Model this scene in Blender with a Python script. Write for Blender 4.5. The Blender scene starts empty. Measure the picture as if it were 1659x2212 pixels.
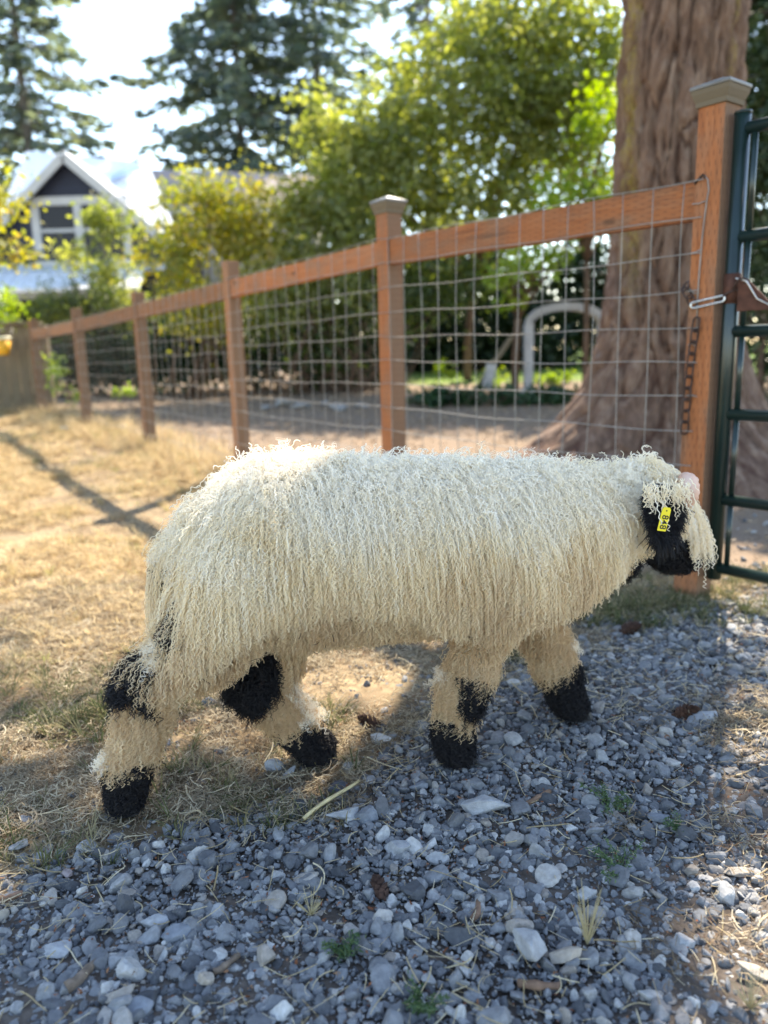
import bpy, math, random
import numpy as np
from mathutils import Vector, Matrix

# ------------------------------------------------------------------ camera, world, sun, exposure
S = bpy.context.scene
COL = S.collection
R_ = math.radians
rng = np.random.default_rng(7)
random.seed(7)

PITCH, ROLL, CAM_H, FPX = R_(11.8), R_(1.5), 0.95, 1671.0
_fw = np.array([0, math.cos(PITCH), -math.sin(PITCH)])
_u0 = np.array([0, math.sin(PITCH), math.cos(PITCH)])
_x0 = np.array([1.0, 0, 0])
_up = math.cos(ROLL) * _u0 + math.sin(ROLL) * _x0
_rt = math.cos(ROLL) * _x0 - math.sin(ROLL) * _u0
CAMP = np.array([0, 0, CAM_H])

cam = bpy.data.cameras.new('camera')
cam.sensor_fit = 'VERTICAL'
cam.sensor_height = 36.0
cam.lens = 36.0 * FPX / 2212.0
cam.clip_start = 0.05
cam.clip_end = 600
cam.dof.use_dof = True
cam.dof.focus_distance = 1.56
cam.dof.aperture_fstop = cam.lens / 1000.0 / 0.0130
camo = bpy.data.objects.new('camera', cam)
COL.objects.link(camo)
camo.matrix_world = Matrix(((_rt[0], _up[0], -_fw[0], 0), (_rt[1], _up[1], -_fw[1], 0), (_rt[2], _up[2], -_fw[2], CAM_H), (0, 0, 0, 1)))
S.camera = camo

SUN_AZ, SUN_EL = R_(24), R_(47)
SUN = np.array([math.sin(SUN_AZ) * math.cos(SUN_EL), math.cos(SUN_AZ) * math.cos(SUN_EL), math.sin(SUN_EL)])
world = bpy.data.worlds.new('World')
S.world = world
world.use_nodes = True
wn = world.node_tree
wn.nodes.clear()
sky = wn.nodes.new('ShaderNodeTexSky')
sky.sky_type = 'NISHITA'
sky.sun_disc = False
sky.sun_elevation = SUN_EL
sky.sun_rotation = SUN_AZ
sky.air_density = 1.0
sky.dust_density = 0.25
sky.ozone_density = 0.6
bg = wn.nodes.new('ShaderNodeBackground')
bg.inputs['Strength'].default_value = 0.15
wo = wn.nodes.new('ShaderNodeOutputWorld')
wn.links.new(sky.outputs[0], bg.inputs[0])
wn.links.new(bg.outputs[0], wo.inputs[0])

sun = bpy.data.lights.new('sun', 'SUN')
sun.energy = 4.1
sun.angle = R_(0.53)
sun.color = (1.0, 0.93, 0.82)
suno = bpy.data.objects.new('sun', sun)
suno.rotation_euler = Vector(SUN).to_track_quat('Z', 'Y').to_euler()
suno.location = (3, 8, 12)
COL.objects.link(suno)

S.view_settings.view_transform = 'Standard'
S.view_settings.look = 'None'
S.view_settings.exposure = 2.0
S.view_settings.use_white_balance = True      # the phone's daylight-shade balance
S.view_settings.white_balance_temperature = 7150
S.view_settings.gamma = 1.0
S.view_settings.use_curve_mapping = False
S.render.engine = 'CYCLES'
S.cycles.use_denoising = True
S.cycles.max_bounces = 8
S.cycles.diffuse_bounces = 4
S.cycles.glossy_bounces = 2
S.cycles.transmission_bounces = 4
S.cycles.transparent_max_bounces = 4
S.render.hair_type = 'STRIP'

# ------------------------------------------------------------------ helpers
def pray(x, y):
    """direction through a point of the photograph (1659 x 2212)"""
    return _fw + _rt * (x - 829.5) / FPX - _up * (y - 1106) / FPX

def at(x, y, Y):
    r = pray(x, y)
    return CAMP + r * (Y / r[1])

def zg(x, y):
    """ground height: level near the camera, rising gently away from it"""
    x = np.asarray(x, float); y = np.asarray(y, float)
    t = np.clip(y - 3.6, 0, 12)
    return 0.045 * t * t / (t + 0.8)

def ground_at(x, y):
    z = 0.0
    for _ in range(25):
        r = pray(x, y)
        p = CAMP + r * ((z - CAM_H) / r[2])
        z = float(zg(p[0], p[1]))
    return p

_perm = np.random.default_rng(3).random((64, 64, 64)).astype(np.float32)
def vnoise(p):
    p = np.asarray(p, float)
    i = np.floor(p).astype(int); f = p - i
    f = f * f * (3 - 2 * f)
    i0 = i % 64; i1 = (i + 1) % 64
    def g(a, b, c): return _perm[a[..., 0], b[..., 1], c[..., 2]]
    fx, fy, fz = f[..., 0], f[..., 1], f[..., 2]
    c00 = g(i0, i0, i0) * (1 - fx) + g(i1, i0, i0) * fx
    c10 = g(i0, i1, i0) * (1 - fx) + g(i1, i1, i0) * fx
    c01 = g(i0, i0, i1) * (1 - fx) + g(i1, i0, i1) * fx
    c11 = g(i0, i1, i1) * (1 - fx) + g(i1, i1, i1) * fx
    return (c00 * (1 - fy) + c10 * fy) * (1 - fz) + (c01 * (1 - fy) + c11 * fy) * fz
def fbm(p, o=3):
    p = np.asarray(p, float); a = 0; w = 1; t = 0
    for k in range(o):
        a = a + w * vnoise(p * 2 ** k + 17.3 * k); t += w; w *= .5
    return a / t

def tag(o, label=None, cat=None, group=None, kind=None):
    if label: o['label'] = label
    if cat: o['category'] = cat
    if group: o['group'] = group
    if kind: o['kind'] = kind
    return o

def empty(name, loc=(0, 0, 0), label=None, cat=None, group=None):
    o = bpy.data.objects.new(name, None)
    o.location = loc
    o.empty_display_size = 0.1
    COL.objects.link(o)
    return tag(o, label, cat, group)

def np_mesh(name, V, F, smooth=False):
    """V (n,3); F list of arrays of equal-length faces or one array"""
    V = np.asarray(V, np.float32)
    if isinstance(F, np.ndarray): F = [F]
    F = [np.asarray(f, np.int32) for f in F if len(f)]
    me = bpy.data.meshes.new(name)
    me.vertices.add(len(V)); me.vertices.foreach_set('co', V.ravel())
    nl = sum(f.size for f in F); nf = sum(len(f) for f in F)
    me.loops.add(nl); me.polygons.add(nf)
    me.loops.foreach_set('vertex_index', np.concatenate([f.ravel() for f in F]))
    tot = np.concatenate([np.full(len(f), f.shape[1], np.int32) for f in F])
    st = np.concatenate([[0], np.cumsum(tot)[:-1]]).astype(np.int32)
    me.polygons.foreach_set('loop_start', st)
    me.polygons.foreach_set('loop_total', tot)
    me.polygons.foreach_set('use_smooth', np.full(nf, smooth, bool))
    me.update(calc_edges=True)
    me.validate()
    return me

class MB:
    """collects shapes, builds them as one mesh object"""
    def __init__(s): s.V = []; s.F = []; s.UV = []; s.n = 0
    def add(s, V, F, uv=None):
        V = np.asarray(V, float)
        for k, f in enumerate(F):
            s.F.append([i + s.n for i in f])
            s.UV.append(uv[k] if uv is not None else [(0, 0)] * len(f))
        s.V.append(V); s.n += len(V)
        return s
    def box(s, c, size, M=None):
        h = np.array(size) / 2
        V = np.array([[sx, sy, sz] for sx in (-1, 1) for sy in (-1, 1) for sz in (-1, 1)]) * h
        if M is not None: V = V @ np.array(M).T
        V = V + np.array(c)
        F = [(0, 1, 3, 2), (4, 6, 7, 5), (0, 4, 5, 1), (2, 3, 7, 6), (0, 2, 6, 4), (1, 5, 7, 3)]
        return s.add(V, F)
    def beam(s, p0, p1, side, w, h):
        """rectangular bar from p0 to p1; w along side, h across; uv in metres"""
        p0 = np.array(p0, float); p1 = np.array(p1, float)
        d = p1 - p0; L = np.linalg.norm(d); d /= L
        a = np.array(side, float); a -= d * (a @ d); a /= np.linalg.norm(a)
        b = np.cross(d, a)
        o = [(-1, -1), (1, -1), (1, 1), (-1, 1)]
        V = [p + a * w / 2 * i + b * h / 2 * j for p in (p0, p1) for i, j in o]
        F = []; UV = []; u = random.random() * 3
        for k in range(4):
            k2 = (k + 1) % 4; ww = w if k % 2 == 0 else h
            F.append((k, k2, 4 + k2, 4 + k)); UV.append([(u, 0), (u + ww, 0), (u + ww, L), (u, L)]); u += ww
        F.append((3, 2, 1, 0)); UV.append([(0, 0), (w, 0), (w, h), (0, h)])
        F.append((4, 5, 6, 7)); UV.append([(0, 0), (w, 0), (w, h), (0, h)])
        return s.add(V, F, UV)
    def tube(s, path, r, n=8, cap=True, closed=False):
        P = np.asarray(path, float); m = len(P)
        r = np.broadcast_to(np.asarray(r, float), (m,))
        T = np.gradient(P, axis=0)
        if closed: T = np.roll(P, -1, 0) - np.roll(P, 1, 0)
        T /= np.linalg.norm(T, axis=1)[:, None] + 1e-9
        ref = np.array([0, 0, 1.0]) if abs(T[0][2]) < .9 else np.array([1.0, 0, 0])
        a = np.cross(T[0], ref); a /= np.linalg.norm(a)
        V = []
        for i in range(m):
            a = a - T[i] * (a @ T[i]); a /= np.linalg.norm(a) + 1e-9
            b = np.cross(T[i], a)
            t = np.arange(n) * 2 * np.pi / n
            V.append(P[i] + r[i] * (np.cos(t)[:, None] * a + np.sin(t)[:, None] * b))
        V = np.concatenate(V); F = []
        for i in range(m if closed else m - 1):
            j = (i + 1) % m
            for k in range(n):
                k2 = (k + 1) % n
                F.append((i * n + k, i * n + k2, j * n + k2, j * n + k))
        if cap and not closed:
            F.append(tuple(range(n))[::-1]); F.append(tuple((m - 1) * n + k for k in range(n)))
        return s.add(V, F)
    def build(s, name, mat, parent=None, smooth=False, bevel=0):
        me = bpy.data.meshes.new(name)
        me.from_pydata([tuple(v) for v in np.concatenate(s.V)], [], s.F)
        uvl = me.uv_layers.new(name='UVMap')
        flat = [c for f in s.UV for c in f]
        uvl.data.foreach_set('uv', np.array(flat, np.float32).ravel())
        if smooth: me.polygons.foreach_set('use_smooth', np.ones(len(me.polygons), bool))
        me.update()
        me.materials.append(mat)
        return obj(name, me, None, parent, bevel)

def obj(name, me, mat=None, parent=None, bevel=0):
    o = bpy.data.objects.new(name, me)
    if mat is not None: me.materials.append(mat)
    COL.objects.link(o)
    if parent is not None:
        o.parent = parent
        o.matrix_parent_inverse = Matrix.Translation(-Vector(parent.location)) if not parent.parent else Matrix.Identity(4)
    if bevel:
        b = o.modifiers.new('bevel', 'BEVEL'); b.width = bevel; b.segments = 2; b.limit_method = 'ANGLE'; b.angle_limit = R_(50)
    return o

# ---- materials
class NT:
    def __init__(s, name):
        s.m = bpy.data.materials.new(name); s.m.use_nodes = True
        s.t = s.m.node_tree; s.t.nodes.clear()
        s.out = s.t.nodes.new('ShaderNodeOutputMaterial')
    def n(s, typ, inp=None, **kw):
        nd = s.t.nodes.new(typ)
        for k, v in kw.items(): setattr(nd, k, v)
        for k, v in (inp or {}).items():
            if isinstance(v, bpy.types.NodeSocket): s.t.links.new(v, nd.inputs[k])
            else: nd.inputs[k].default_value = v
        return nd
    def math(s, op, a, b=0.0, c=None):
        i = {0: a, 1: b}
        if c is not None: i[2] = c
        return s.n('ShaderNodeMath', i, operation=op).outputs[0]
    def mix(s, f, a, b, blend='MIX'):
        nd = s.t.nodes.new('ShaderNodeMix'); nd.data_type = 'RGBA'; nd.blend_type = blend
        for k, v in ((0, f), (6, a), (7, b)):
            if isinstance(v, bpy.types.NodeSocket): s.t.links.new(v, nd.inputs[k])
            else: nd.inputs[k].default_value = v if k == 0 else (*v, 1) if len(v) == 3 else v
        return nd.outputs[2]
    def ramp(s, f, stops, interp='LINEAR'):
        nd = s.t.nodes.new('ShaderNodeValToRGB'); cr = nd.color_ramp; cr.interpolation = interp
        while len(cr.elements) < len(stops): cr.elements.new(0.5)
        for e, (p, c) in zip(cr.elements, stops):
            e.position = p; e.color = (*c, 1) if len(c) == 3 else (c[0],) * 3 + (1,)
        s.t.links.new(f, nd.inputs[0]); return nd.outputs[0]
    def coord(s, which='Object'): return s.n('ShaderNodeTexCoord').outputs[which]
    def pos(s): return s.n('ShaderNodeNewGeometry').outputs['Position']
    def mapping(s, v, scale=(1, 1, 1), loc=(0, 0, 0)):
        return s.n('ShaderNodeMapping', {'Vector': v, 'Scale': scale, 'Location': loc}).outputs[0]
    def noise(s, v, scale=5, detail=4, rough=.55):
        return s.n('ShaderNodeTexNoise', {'Vector': v, 'Scale': scale, 'Detail': detail, 'Roughness': rough}).outputs[0]
    def bump(s, h, strength=.4, dist=.005):
        return s.n('ShaderNodeBump', {'Height': h, 'Strength': strength, 'Distance': dist}).outputs[0]
    def pbsdf(s, col, rough=.8, spec=.3, metal=0, normal=None, **kw):
        i = {'Base Color': col if isinstance(col, bpy.types.NodeSocket) else (*col, 1), 'Roughness': rough, 'Metallic': metal, 'Specular IOR Level': spec}
        if normal is not None: i['Normal'] = normal
        i.update(kw)
        return s.n('ShaderNodeBsdfPrincipled', i).outputs[0]
    def done(s, sh):
        s.t.links.new(sh, s.out.inputs[0]); return s.m

def plain(name, col, rough=.7, spec=.3, metal=0, var=.25, scale=12):
    t = NT(name)
    nz = t.noise(t.coord(), scale, 5)
    c2 = tuple(min(1, c * (1 + var)) for c in col); c1 = tuple(c * (1 - var) for c in col)
    c = t.ramp(nz, [(.3, c1), (.7, c2)])
    return t.done(t.pbsdf(c, rough, spec, metal, t.bump(nz, .2, .002)))

def leaf_mat(name, cols, trans=.5, spec=.25):
    """cols: list of leaf colours picked per leaf by the face attribute rnd"""
    t = NT(name)
    a = t.n('ShaderNodeAttribute', attribute_name='rnd').outputs['Fac']
    k = len(cols)
    c = t.ramp(a, [(i / max(1, k - 1), col) for i, col in enumerate(cols)])
    d = t.n('ShaderNodeBsdfDiffuse', {'Color': c}).outputs[0]
    ct = t.mix(1.0, c, (1.0, 1.0, .55), 'MULTIPLY')
    cb = t.n('ShaderNodeHueSaturation', {'Value': 1.7, 'Saturation': 1.08, 'Color': ct}).outputs[0]
    tr = t.n('ShaderNodeBsdfTranslucent', {'Color': cb}).outputs[0]
    m = t.n('ShaderNodeMixShader', {0: trans, 1: d, 2: tr}).outputs[0]
    g = t.n('ShaderNodeBsdfGlossy', {'Color': (1, 1, 1, 1), 'Roughness': .45}).outputs[0]
    m2 = t.n('ShaderNodeMixShader', {0: spec * .12, 1: m, 2: g}).outputs[0]
    return t.done(m2)

def inst_mat(name, stops, rough=.8, spec=.3, trans=0, noise_scale=60, bump=.4, noise_amt=.35):
    """colour picked per instance; fine grain on top"""
    t = NT(name)
    r = t.n('ShaderNodeObjectInfo').outputs['Random']
    c = t.ramp(r, stops)
    nz = t.noise(t.coord('Object'), noise_scale, 5, .6)
    f = t.ramp(nz, [(.25, (1 - noise_amt,)), (.75, (1 + noise_amt,))])
    c = t.mix(1.0, c, f, 'MULTIPLY')
    if trans:
        d = t.n('ShaderNodeBsdfDiffuse', {'Color': c}).outputs[0]
        tr = t.n('ShaderNodeBsdfTranslucent', {'Color': c}).outputs[0]
        return t.done(t.n('ShaderNodeMixShader', {0: trans, 1: d, 2: tr}).outputs[0])
    return t.done(t.pbsdf(c, rough, spec, 0, t.bump(nz, bump, .002)))

def scatter(name, protos, P, R, Sc, I, label, mat, cat=None, kind='stuff'):
    """uncountable pieces: one object that places copies of the given meshes on points"""
    coll = bpy.data.collections.new(name + '_kinds')
    for k, me in enumerate(protos):
        if not me.materials: me.materials.append(mat)
        o = bpy.data.objects.new('%s_kind_%03d' % (name, k), me); coll.objects.link(o)
    me = bpy.data.meshes.new(name)
    P = np.asarray(P, np.float32); n = len(P)
    me.vertices.add(n); me.vertices.foreach_set('co', P.ravel())
    a = me.attributes.new('rot', 'FLOAT_VECTOR', 'POINT'); a.data.foreach_set('vector', np.asarray(R, np.float32).ravel())
    Sc = np.asarray(Sc, np.float32)
    if Sc.ndim == 1: Sc = np.repeat(Sc[:, None], 3, 1)
    a = me.attributes.new('scl', 'FLOAT_VECTOR', 'POINT'); a.data.foreach_set('vector', Sc.ravel())
    a = me.attributes.new('idx', 'INT', 'POINT'); a.data.foreach_set('value', np.asarray(I, np.int32))
    o = bpy.data.objects.new(name, me); COL.objects.link(o)
    tag(o, label, cat, None, kind)
    ng = bpy.data.node_groups.new(name + '_nodes', 'GeometryNodeTree')
    ng.interface.new_socket('Geometry', in_out='INPUT', socket_type='NodeSocketGeometry')
    ng.interface.new_socket('Geometry', in_out='OUTPUT', socket_type='NodeSocketGeometry')
    N = ng.nodes; L = ng.links
    gi = N.new('NodeGroupInput'); go = N.new('NodeGroupOutput')
    ci = N.new('GeometryNodeCollectionInfo'); ci.inputs['Collection'].default_value = coll
    ci.inputs['Separate Children'].default_value = True; ci.inputs['Reset Children'].default_value = True
    ip = N.new('GeometryNodeInstanceOnPoints'); ip.inputs['Pick Instance'].default_value = True
    def attr(nm, ty):
        q = N.new('GeometryNodeInputNamedAttribute'); q.data_type = ty; q.inputs['Name'].default_value = nm; return q.outputs[0]
    er = N.new('FunctionNodeEulerToRotation'); L.new(attr('rot', 'FLOAT_VECTOR'), er.inputs[0])
    L.new(gi.outputs[0], ip.inputs['Points']); L.new(ci.outputs[0], ip.inputs['Instance'])
    L.new(attr('idx', 'INT'), ip.inputs['Instance Index']); L.new(er.outputs[0], ip.inputs['Rotation'])
    L.new(attr('scl', 'FLOAT_VECTOR'), ip.inputs['Scale']); L.new(ip.outputs[0], go.inputs[0])
    md = o.modifiers.new('scatter', 'NODES'); md.node_group = ng
    return o
# ------------------------------------------------------------------ ground
_gx = [-60, -3, -1.5, -.7, -.1, .08, .47, .77, 1.37, 3, 60]
_gy = [-30, -.2, .75, 1.216, 1.56, 1.96, 2.28, 2.55, 2.85, 3.7, 30]
FD = np.array([-.6084, .7936, 0]); FD[:2] /= np.linalg.norm(FD[:2])      # fence direction, away from the gate
FN = np.array([-.7936, -.6084, 0])                                        # its normal, towards the lawn side
P0 = np.array([1.169, 2.83, 0])
SPAN = 1.815

def gravel_d(x, y):
    """> 0 inside the gravel drive (metres, roughly)"""
    x = np.asarray(x, float); y = np.asarray(y, float)
    d = (np.interp(x, _gx, _gy) - y) * .75
    p = np.stack([x * 3.1, y * 3.1, x * 0 + .5], -1)
    return d + (fbm(p, 3) - .5) * .42

def behind_fence(x, y):
    return -((np.asarray(x) - P0[0]) * FN[0] + (np.asarray(y) - P0[1]) * FN[1])

def axis(segs):
    a = [np.array([segs[0][0]])]
    for (p, q, n) in segs: a.append(np.linspace(p, q, n + 1)[1:])
    return np.concatenate(a)
gx = axis([(-130, -40, 12), (-40, -8, 32), (-8, -2.2, 60), (-2.2, 2.2, 130), (2.2, 8, 50), (8, 40, 32), (40, 130, 12)])
gy = axis([(-60, -4, 14), (-4, .4, 20), (.4, 3.6, 110), (3.6, 12, 90), (12, 40, 50), (40, 170, 20)])
XX, YY = np.meshgrid(gx, gy)
near = np.clip((14 - YY) / 6, 0, 1)
ZZ = zg(XX, YY) + near * ((fbm(np.stack([XX * 4, YY * 4, XX * 0], -1), 3) - .5) * .022 + (fbm(np.stack([XX * .8, YY * .8, XX * 0 + 9], -1), 2) - .5) * .05 * np.clip((YY - 3) / 3, 0, 1))
V = np.stack([XX, YY, ZZ], -1).reshape(-1, 3)
nx, ny = len(gx), len(gy)
ii, jj = np.meshgrid(np.arange(nx - 1), np.arange(ny - 1))
q = (jj * nx + ii).ravel()
me = np_mesh('ground', V, np.stack([q, q + 1, q + nx + 1, q + nx], 1), True)
gm = np.clip(gravel_d(V[:, 0], V[:, 1]) / .10 + .5, 0, 1)
bf = np.clip(behind_fence(V[:, 0], V[:, 1]) / .5 + .3, 0, 1)
lawn2 = np.clip((V[:, 1] - 12.6) / .5, 0, 1) * np.clip(V[:, 0] + .2, 0, 1)
for nm, arr in (('gravel', gm), ('yard', bf), ('green', lawn2)):
    a = me.attributes.new(nm, 'FLOAT', 'POINT'); a.data.foreach_set('value', arr.astype(np.float32))
t = NT('ground_soil')
p = t.pos()
n1 = t.noise(p, 2.2, 5); n2 = t.noise(p, 38, 6, .65); n3 = t.noise(t.mapping(p, (9, 40, 9)), 3, 5)
att = lambda k: t.n('ShaderNodeAttribute', attribute_name=k).outputs['Fac']
c_lawn = t.mix(t.ramp(n1, [(.38, (0,)), (.62, (1,))]), (.19, .135, .085), (.40, .30, .18))
c_lawn = t.mix(t.ramp(n2, [(.35, (0,)), (.65, (1,))]), c_lawn, (.17, .125, .075))
c_grav = t.ramp(n2, [(.3, (.055, .042, .034)), (.7, (.15, .125, .105))])
c_yard = t.mix(n2, (.13, .095, .07), (.27, .205, .15))
c_yard = t.mix(t.ramp(n1, [(.4, (0,)), (.6, (1,))]), c_yard, (.20, .145, .10))
c_green = t.mix(n2, (.07, .13, .02), (.16, .22, .05))
c = t.mix(att('gravel'), c_lawn, c_grav)
c = t.mix(att('yard'), c, c_yard)
c = t.mix(att('green'), c, c_green)
ground = obj('ground', me, t.done(t.pbsdf(c, .95, .1, 0, t.bump(n2, .6, .006))))
tag(ground, kind='structure')

# ------------------------------------------------------------------ wood and metal
def wood_mat(name, c1, c2, c3, slits=True, grey=.5, wside=.8):
    t = NT(name)
    uv = t.n('ShaderNodeUVMap').outputs[0]
    sx = t.n('ShaderNodeSeparateXYZ', {0: uv})
    g = t.noise(t.mapping(uv, (38, 1.6, 1)), 3.0, 6, .6)
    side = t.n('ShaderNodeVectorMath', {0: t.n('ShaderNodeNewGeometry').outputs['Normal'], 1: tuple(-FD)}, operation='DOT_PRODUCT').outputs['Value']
    big = t.noise(t.mapping(uv, (5, 2.2, 1)), 2.2, 3, .5)
    c = t.ramp(g, [(.25, c1), (.5, c2), (.78, c3)])
    c = t.mix(t.ramp(big, [(.42, (0,)), (.68, (grey,))]), c, (.20, .15, .105))
    c = t.mix(1.0, c, t.ramp(t.n('ShaderNodeObjectInfo').outputs['Random'], [(0, (.72,)), (1, (1.12,))]), 'MULTIPLY')
    stain = t.noise(t.mapping(uv, (14, .9, 1), (7, 3, 0)), 1.6, 4, .6)
    c = t.mix(t.ramp(stain, [(.58, (0,)), (.74, (.55,))]), c, (.085, .05, .032))
    knot = t.n('ShaderNodeTexVoronoi', {'Vector': t.mapping(uv, (9, 3.2, 1)), 'Scale': 1.0}).outputs['Distance']
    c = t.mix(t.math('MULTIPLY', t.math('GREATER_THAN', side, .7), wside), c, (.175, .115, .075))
    c = t.mix(t.ramp(knot, [(.06, (.75,)), (.13, (0,))]), c, (.09, .045, .025))
    h = g
    if slits:
        row = t.math('FLOOR', t.math('DIVIDE', sx.outputs[1], .032))
        uu = t.math('FRACT', t.math('ADD', t.math('DIVIDE', sx.outputs[0], .021), t.math('MULTIPLY', row, .37)))
        vv = t.math('FRACT', t.math('DIVIDE', sx.outputs[1], .032))
        a = t.math('LESS_THAN', t.math('ABSOLUTE', t.math('SUBTRACT', uu, .5)), .07)
        b = t.math('LESS_THAN', t.math('ABSOLUTE', t.math('SUBTRACT', vv, .5)), .27)
        s = t.math('MULTIPLY', a, b)
        c = t.mix(t.math('MULTIPLY', s, .65), c, (.10, .05, .028))
        h = t.math('SUBTRACT', g, t.math('MULTIPLY', s, 1.2))
    return t.done(t.pbsdf(c, .85, .2, 0, t.bump(h, .5, .003)))
M_WOOD = wood_mat('treated_orange_wood', (.25, .082, .032), (.38, .135, .052), (.46, .195, .085))
M_WOOD2 = wood_mat('weathered_orange_wood', (.23, .095, .042), (.33, .145, .066), (.38, .20, .10), False, .5)
M_CAP = wood_mat('weathered_cap_wood', (.12, .092, .06), (.19, .15, .098), (.26, .215, .15), False, .5, 0)
M_CAPTOP = plain('grey_cap_top', (.165, .16, .15), .45, .5)
M_OLDWOOD = wood_mat('old_fence_wood', (.10, .082, .055), (.16, .13, .085), (.22, .18, .12), False, .4, 0)
M_WIRE = plain('galvanised_wire', (.29, .27, .24), .6, .4, .35)
M_RUST = plain('rusty_steel', (.060, .036, .028), .6, .4, .4, .4, 60)
M_RUSTPLATE = plain('rust_brown_plate', (.085, .035, .022), .75, .3, .2, .4, 30)
M_STEEL = plain('bright_steel', (.62, .60, .56), .3, .5, .9)
M_GATE = plain('dark_green_paint', (.008, .020, .017), .28, .6, 0, .25, 8)
M_BARKCH = None

# ------------------------------------------------------------------ post and rail fence with wire mesh
fence = empty('fence', tuple(P0), 'orange timber post and rail fence with square wire mesh, running back from the green gate', 'fence')
RAILZ = [1.489, 1.512, 1.459, 1.402, 1.346, 1.312]
TOPZ = [1.735, 1.655, 1.592, 1.51, 1.475, 1.443]
PX = [P0 + FD * SPAN * k for k in range(6)]
for k, p in enumerate(PX):
    w = .098 if k < 2 else .092
    m = MB().beam((p[0], p[1], float(zg(p[0], p[1])) - .3), (p[0], p[1], TOPZ[k]), FN, w, w)
    post = m.build('post', M_WOOD if k < 2 else M_WOOD2, fence, bevel=.005)
    if k == 0: post['label'] = 'tall gate post of orange incised timber with the rusty chain'
    if k < 2:
        # moulded cap: neck, flared moulding, overhanging lip, low pyramid
        prof = [(.050, -.012), (.056, -.012), (.057, .004), (.060, .010), (.067, .028), (.069, .042)]
        def loft(m, prof):
            V = []; F = []
            for r, z in prof:
                for sx, sy in ((1, 1), (-1, 1), (-1, -1), (1, -1)):
                    q = p + FN * sx * r + FD * sy * r
                    V.append((q[0], q[1], TOPZ[k] + z))
            for i in range(len(prof) - 1):
                for j in range(4):
                    F.append((i * 4 + j, i * 4 + (j + 1) % 4, i * 4 + 4 + (j + 1) % 4, i * 4 + 4 + j))
            F.append((0, 3, 2, 1)); b = 4 * (len(prof) - 1); F.append((b, b + 1, b + 2, b + 3))
            m.add(V, F)
        m = MB(); loft(m, prof); cap = m.build('post_cap', M_CAP, post, bevel=.002)
        m = MB(); loft(m, [(.0715, .0425), (.0725, .049), (.0705, .054), (.004, .080)])
        m.build('cap_top', M_CAPTOP, post, bevel=.002)
RH = .128
for k in range(5):
    a = PX[k] + FD * .051; b = PX[k + 1] - FD * .048
    za, zb = RAILZ[k], RAILZ[k + 1]
    fa = .05 / SPAN
    off = FN * .018
    A = (a[0] + off[0], a[1] + off[1], za + (zb - za) * fa - RH / 2 + .004)
    B = (b[0] + off[0], b[1] + off[1], zb - (zb - za) * fa - RH / 2 + .004)
    MB().beam(A, B, (0, 0, 1), RH * (1 if k < 1 else .92), .042).build('rail', M_WOOD if k < 2 else M_WOOD2, fence, bevel=.003)
# wire mesh: one welded sheet per bay, every wire a part
HW = .122
for k in range(5):
    a, b = PX[k], PX[k + 1]
    n = 14
    def wz(f, z): return z
    us = np.linspace(0, 1, 29)
    ph = random.random() * 9
    def pt(f, zz, s=0):
        base = a + (b - a) * f
        ztop = RAILZ[k] + (RAILZ[k + 1] - RAILZ[k]) * f + .006
        zbot = float(zg(base[0], base[1])) + .02
        wob = math.sin(f * 9 + ph + zz * 5) * .006 + math.sin(f * 23 + ph * 2 - zz * 9) * .004
        off = FN * (.0565 + abs(wob) * .6)
        z = ztop - (ztop - zbot) * zz
        sag = math.sin(f * math.pi) * .012 * zz + math.sin(f * 14 + zz * 20 + ph) * .004
        return (base[0] + off[0] + FD[0] * wob * .9, base[1] + off[1] + FD[1] * wob * .9, z - sag)
    H = RAILZ[k] - float(zg(*a[:2])) - .02
    nh = int(round(H / HW))
    for j in range(nh + 1):
        zz = j / nh
        MB().tube([pt(f, zz) for f in us], .0019, 5).build('wire', M_WIRE, fence, True)
    for j in range(n):
        f = (j + .55) / n
        MB().tube([pt(f + .002 * math.sin(j * 3.1 + q * 6), q) for q in np.linspace(0, 1, 15)], .0017, 5).build('wire', M_WIRE, fence, True)
# loose wire end and staples on the gate post
def onpost(x, y):
    """point on the lawn-side face of the gate post seen at photograph point x, y"""
    r = pray(x, y); c = P0 + FN * .053
    t_ = ((c - CAMP) @ FN) / (r @ FN)
    return CAMP + r * t_
pts = [onpost(*q) for q in ((1499, 398), (1512, 384), (1522, 379), (1529, 388), (1531, 410), (1527, 432), (1522, 470), (1517, 512), (1513, 560), (1509, 610), (1506, 660), (1505, 720))]
MB().tube(pts, .0022, 6).build('wire', M_WIRE, fence, True)
for q in (((1495, 441), (1510, 440), (1524, 434)), ((1490, 548), (1503, 545), (1516, 538)), ((1488, 622), (1499, 634), (1511, 632)), ((1486, 745), (1496, 743), (1503, 748)), ((1482, 855), (1494, 853), (1506, 857))):
    MB().tube([onpost(*u) for u in q], .0021, 5).build('wire', M_WIRE, fence, True)
m = MB().tube([onpost(1500, 397), onpost(1520, 377) + FN * .004, onpost(1524, 384)], .0036, 6)
m.build('staple', M_RUST, fence, True)

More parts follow.
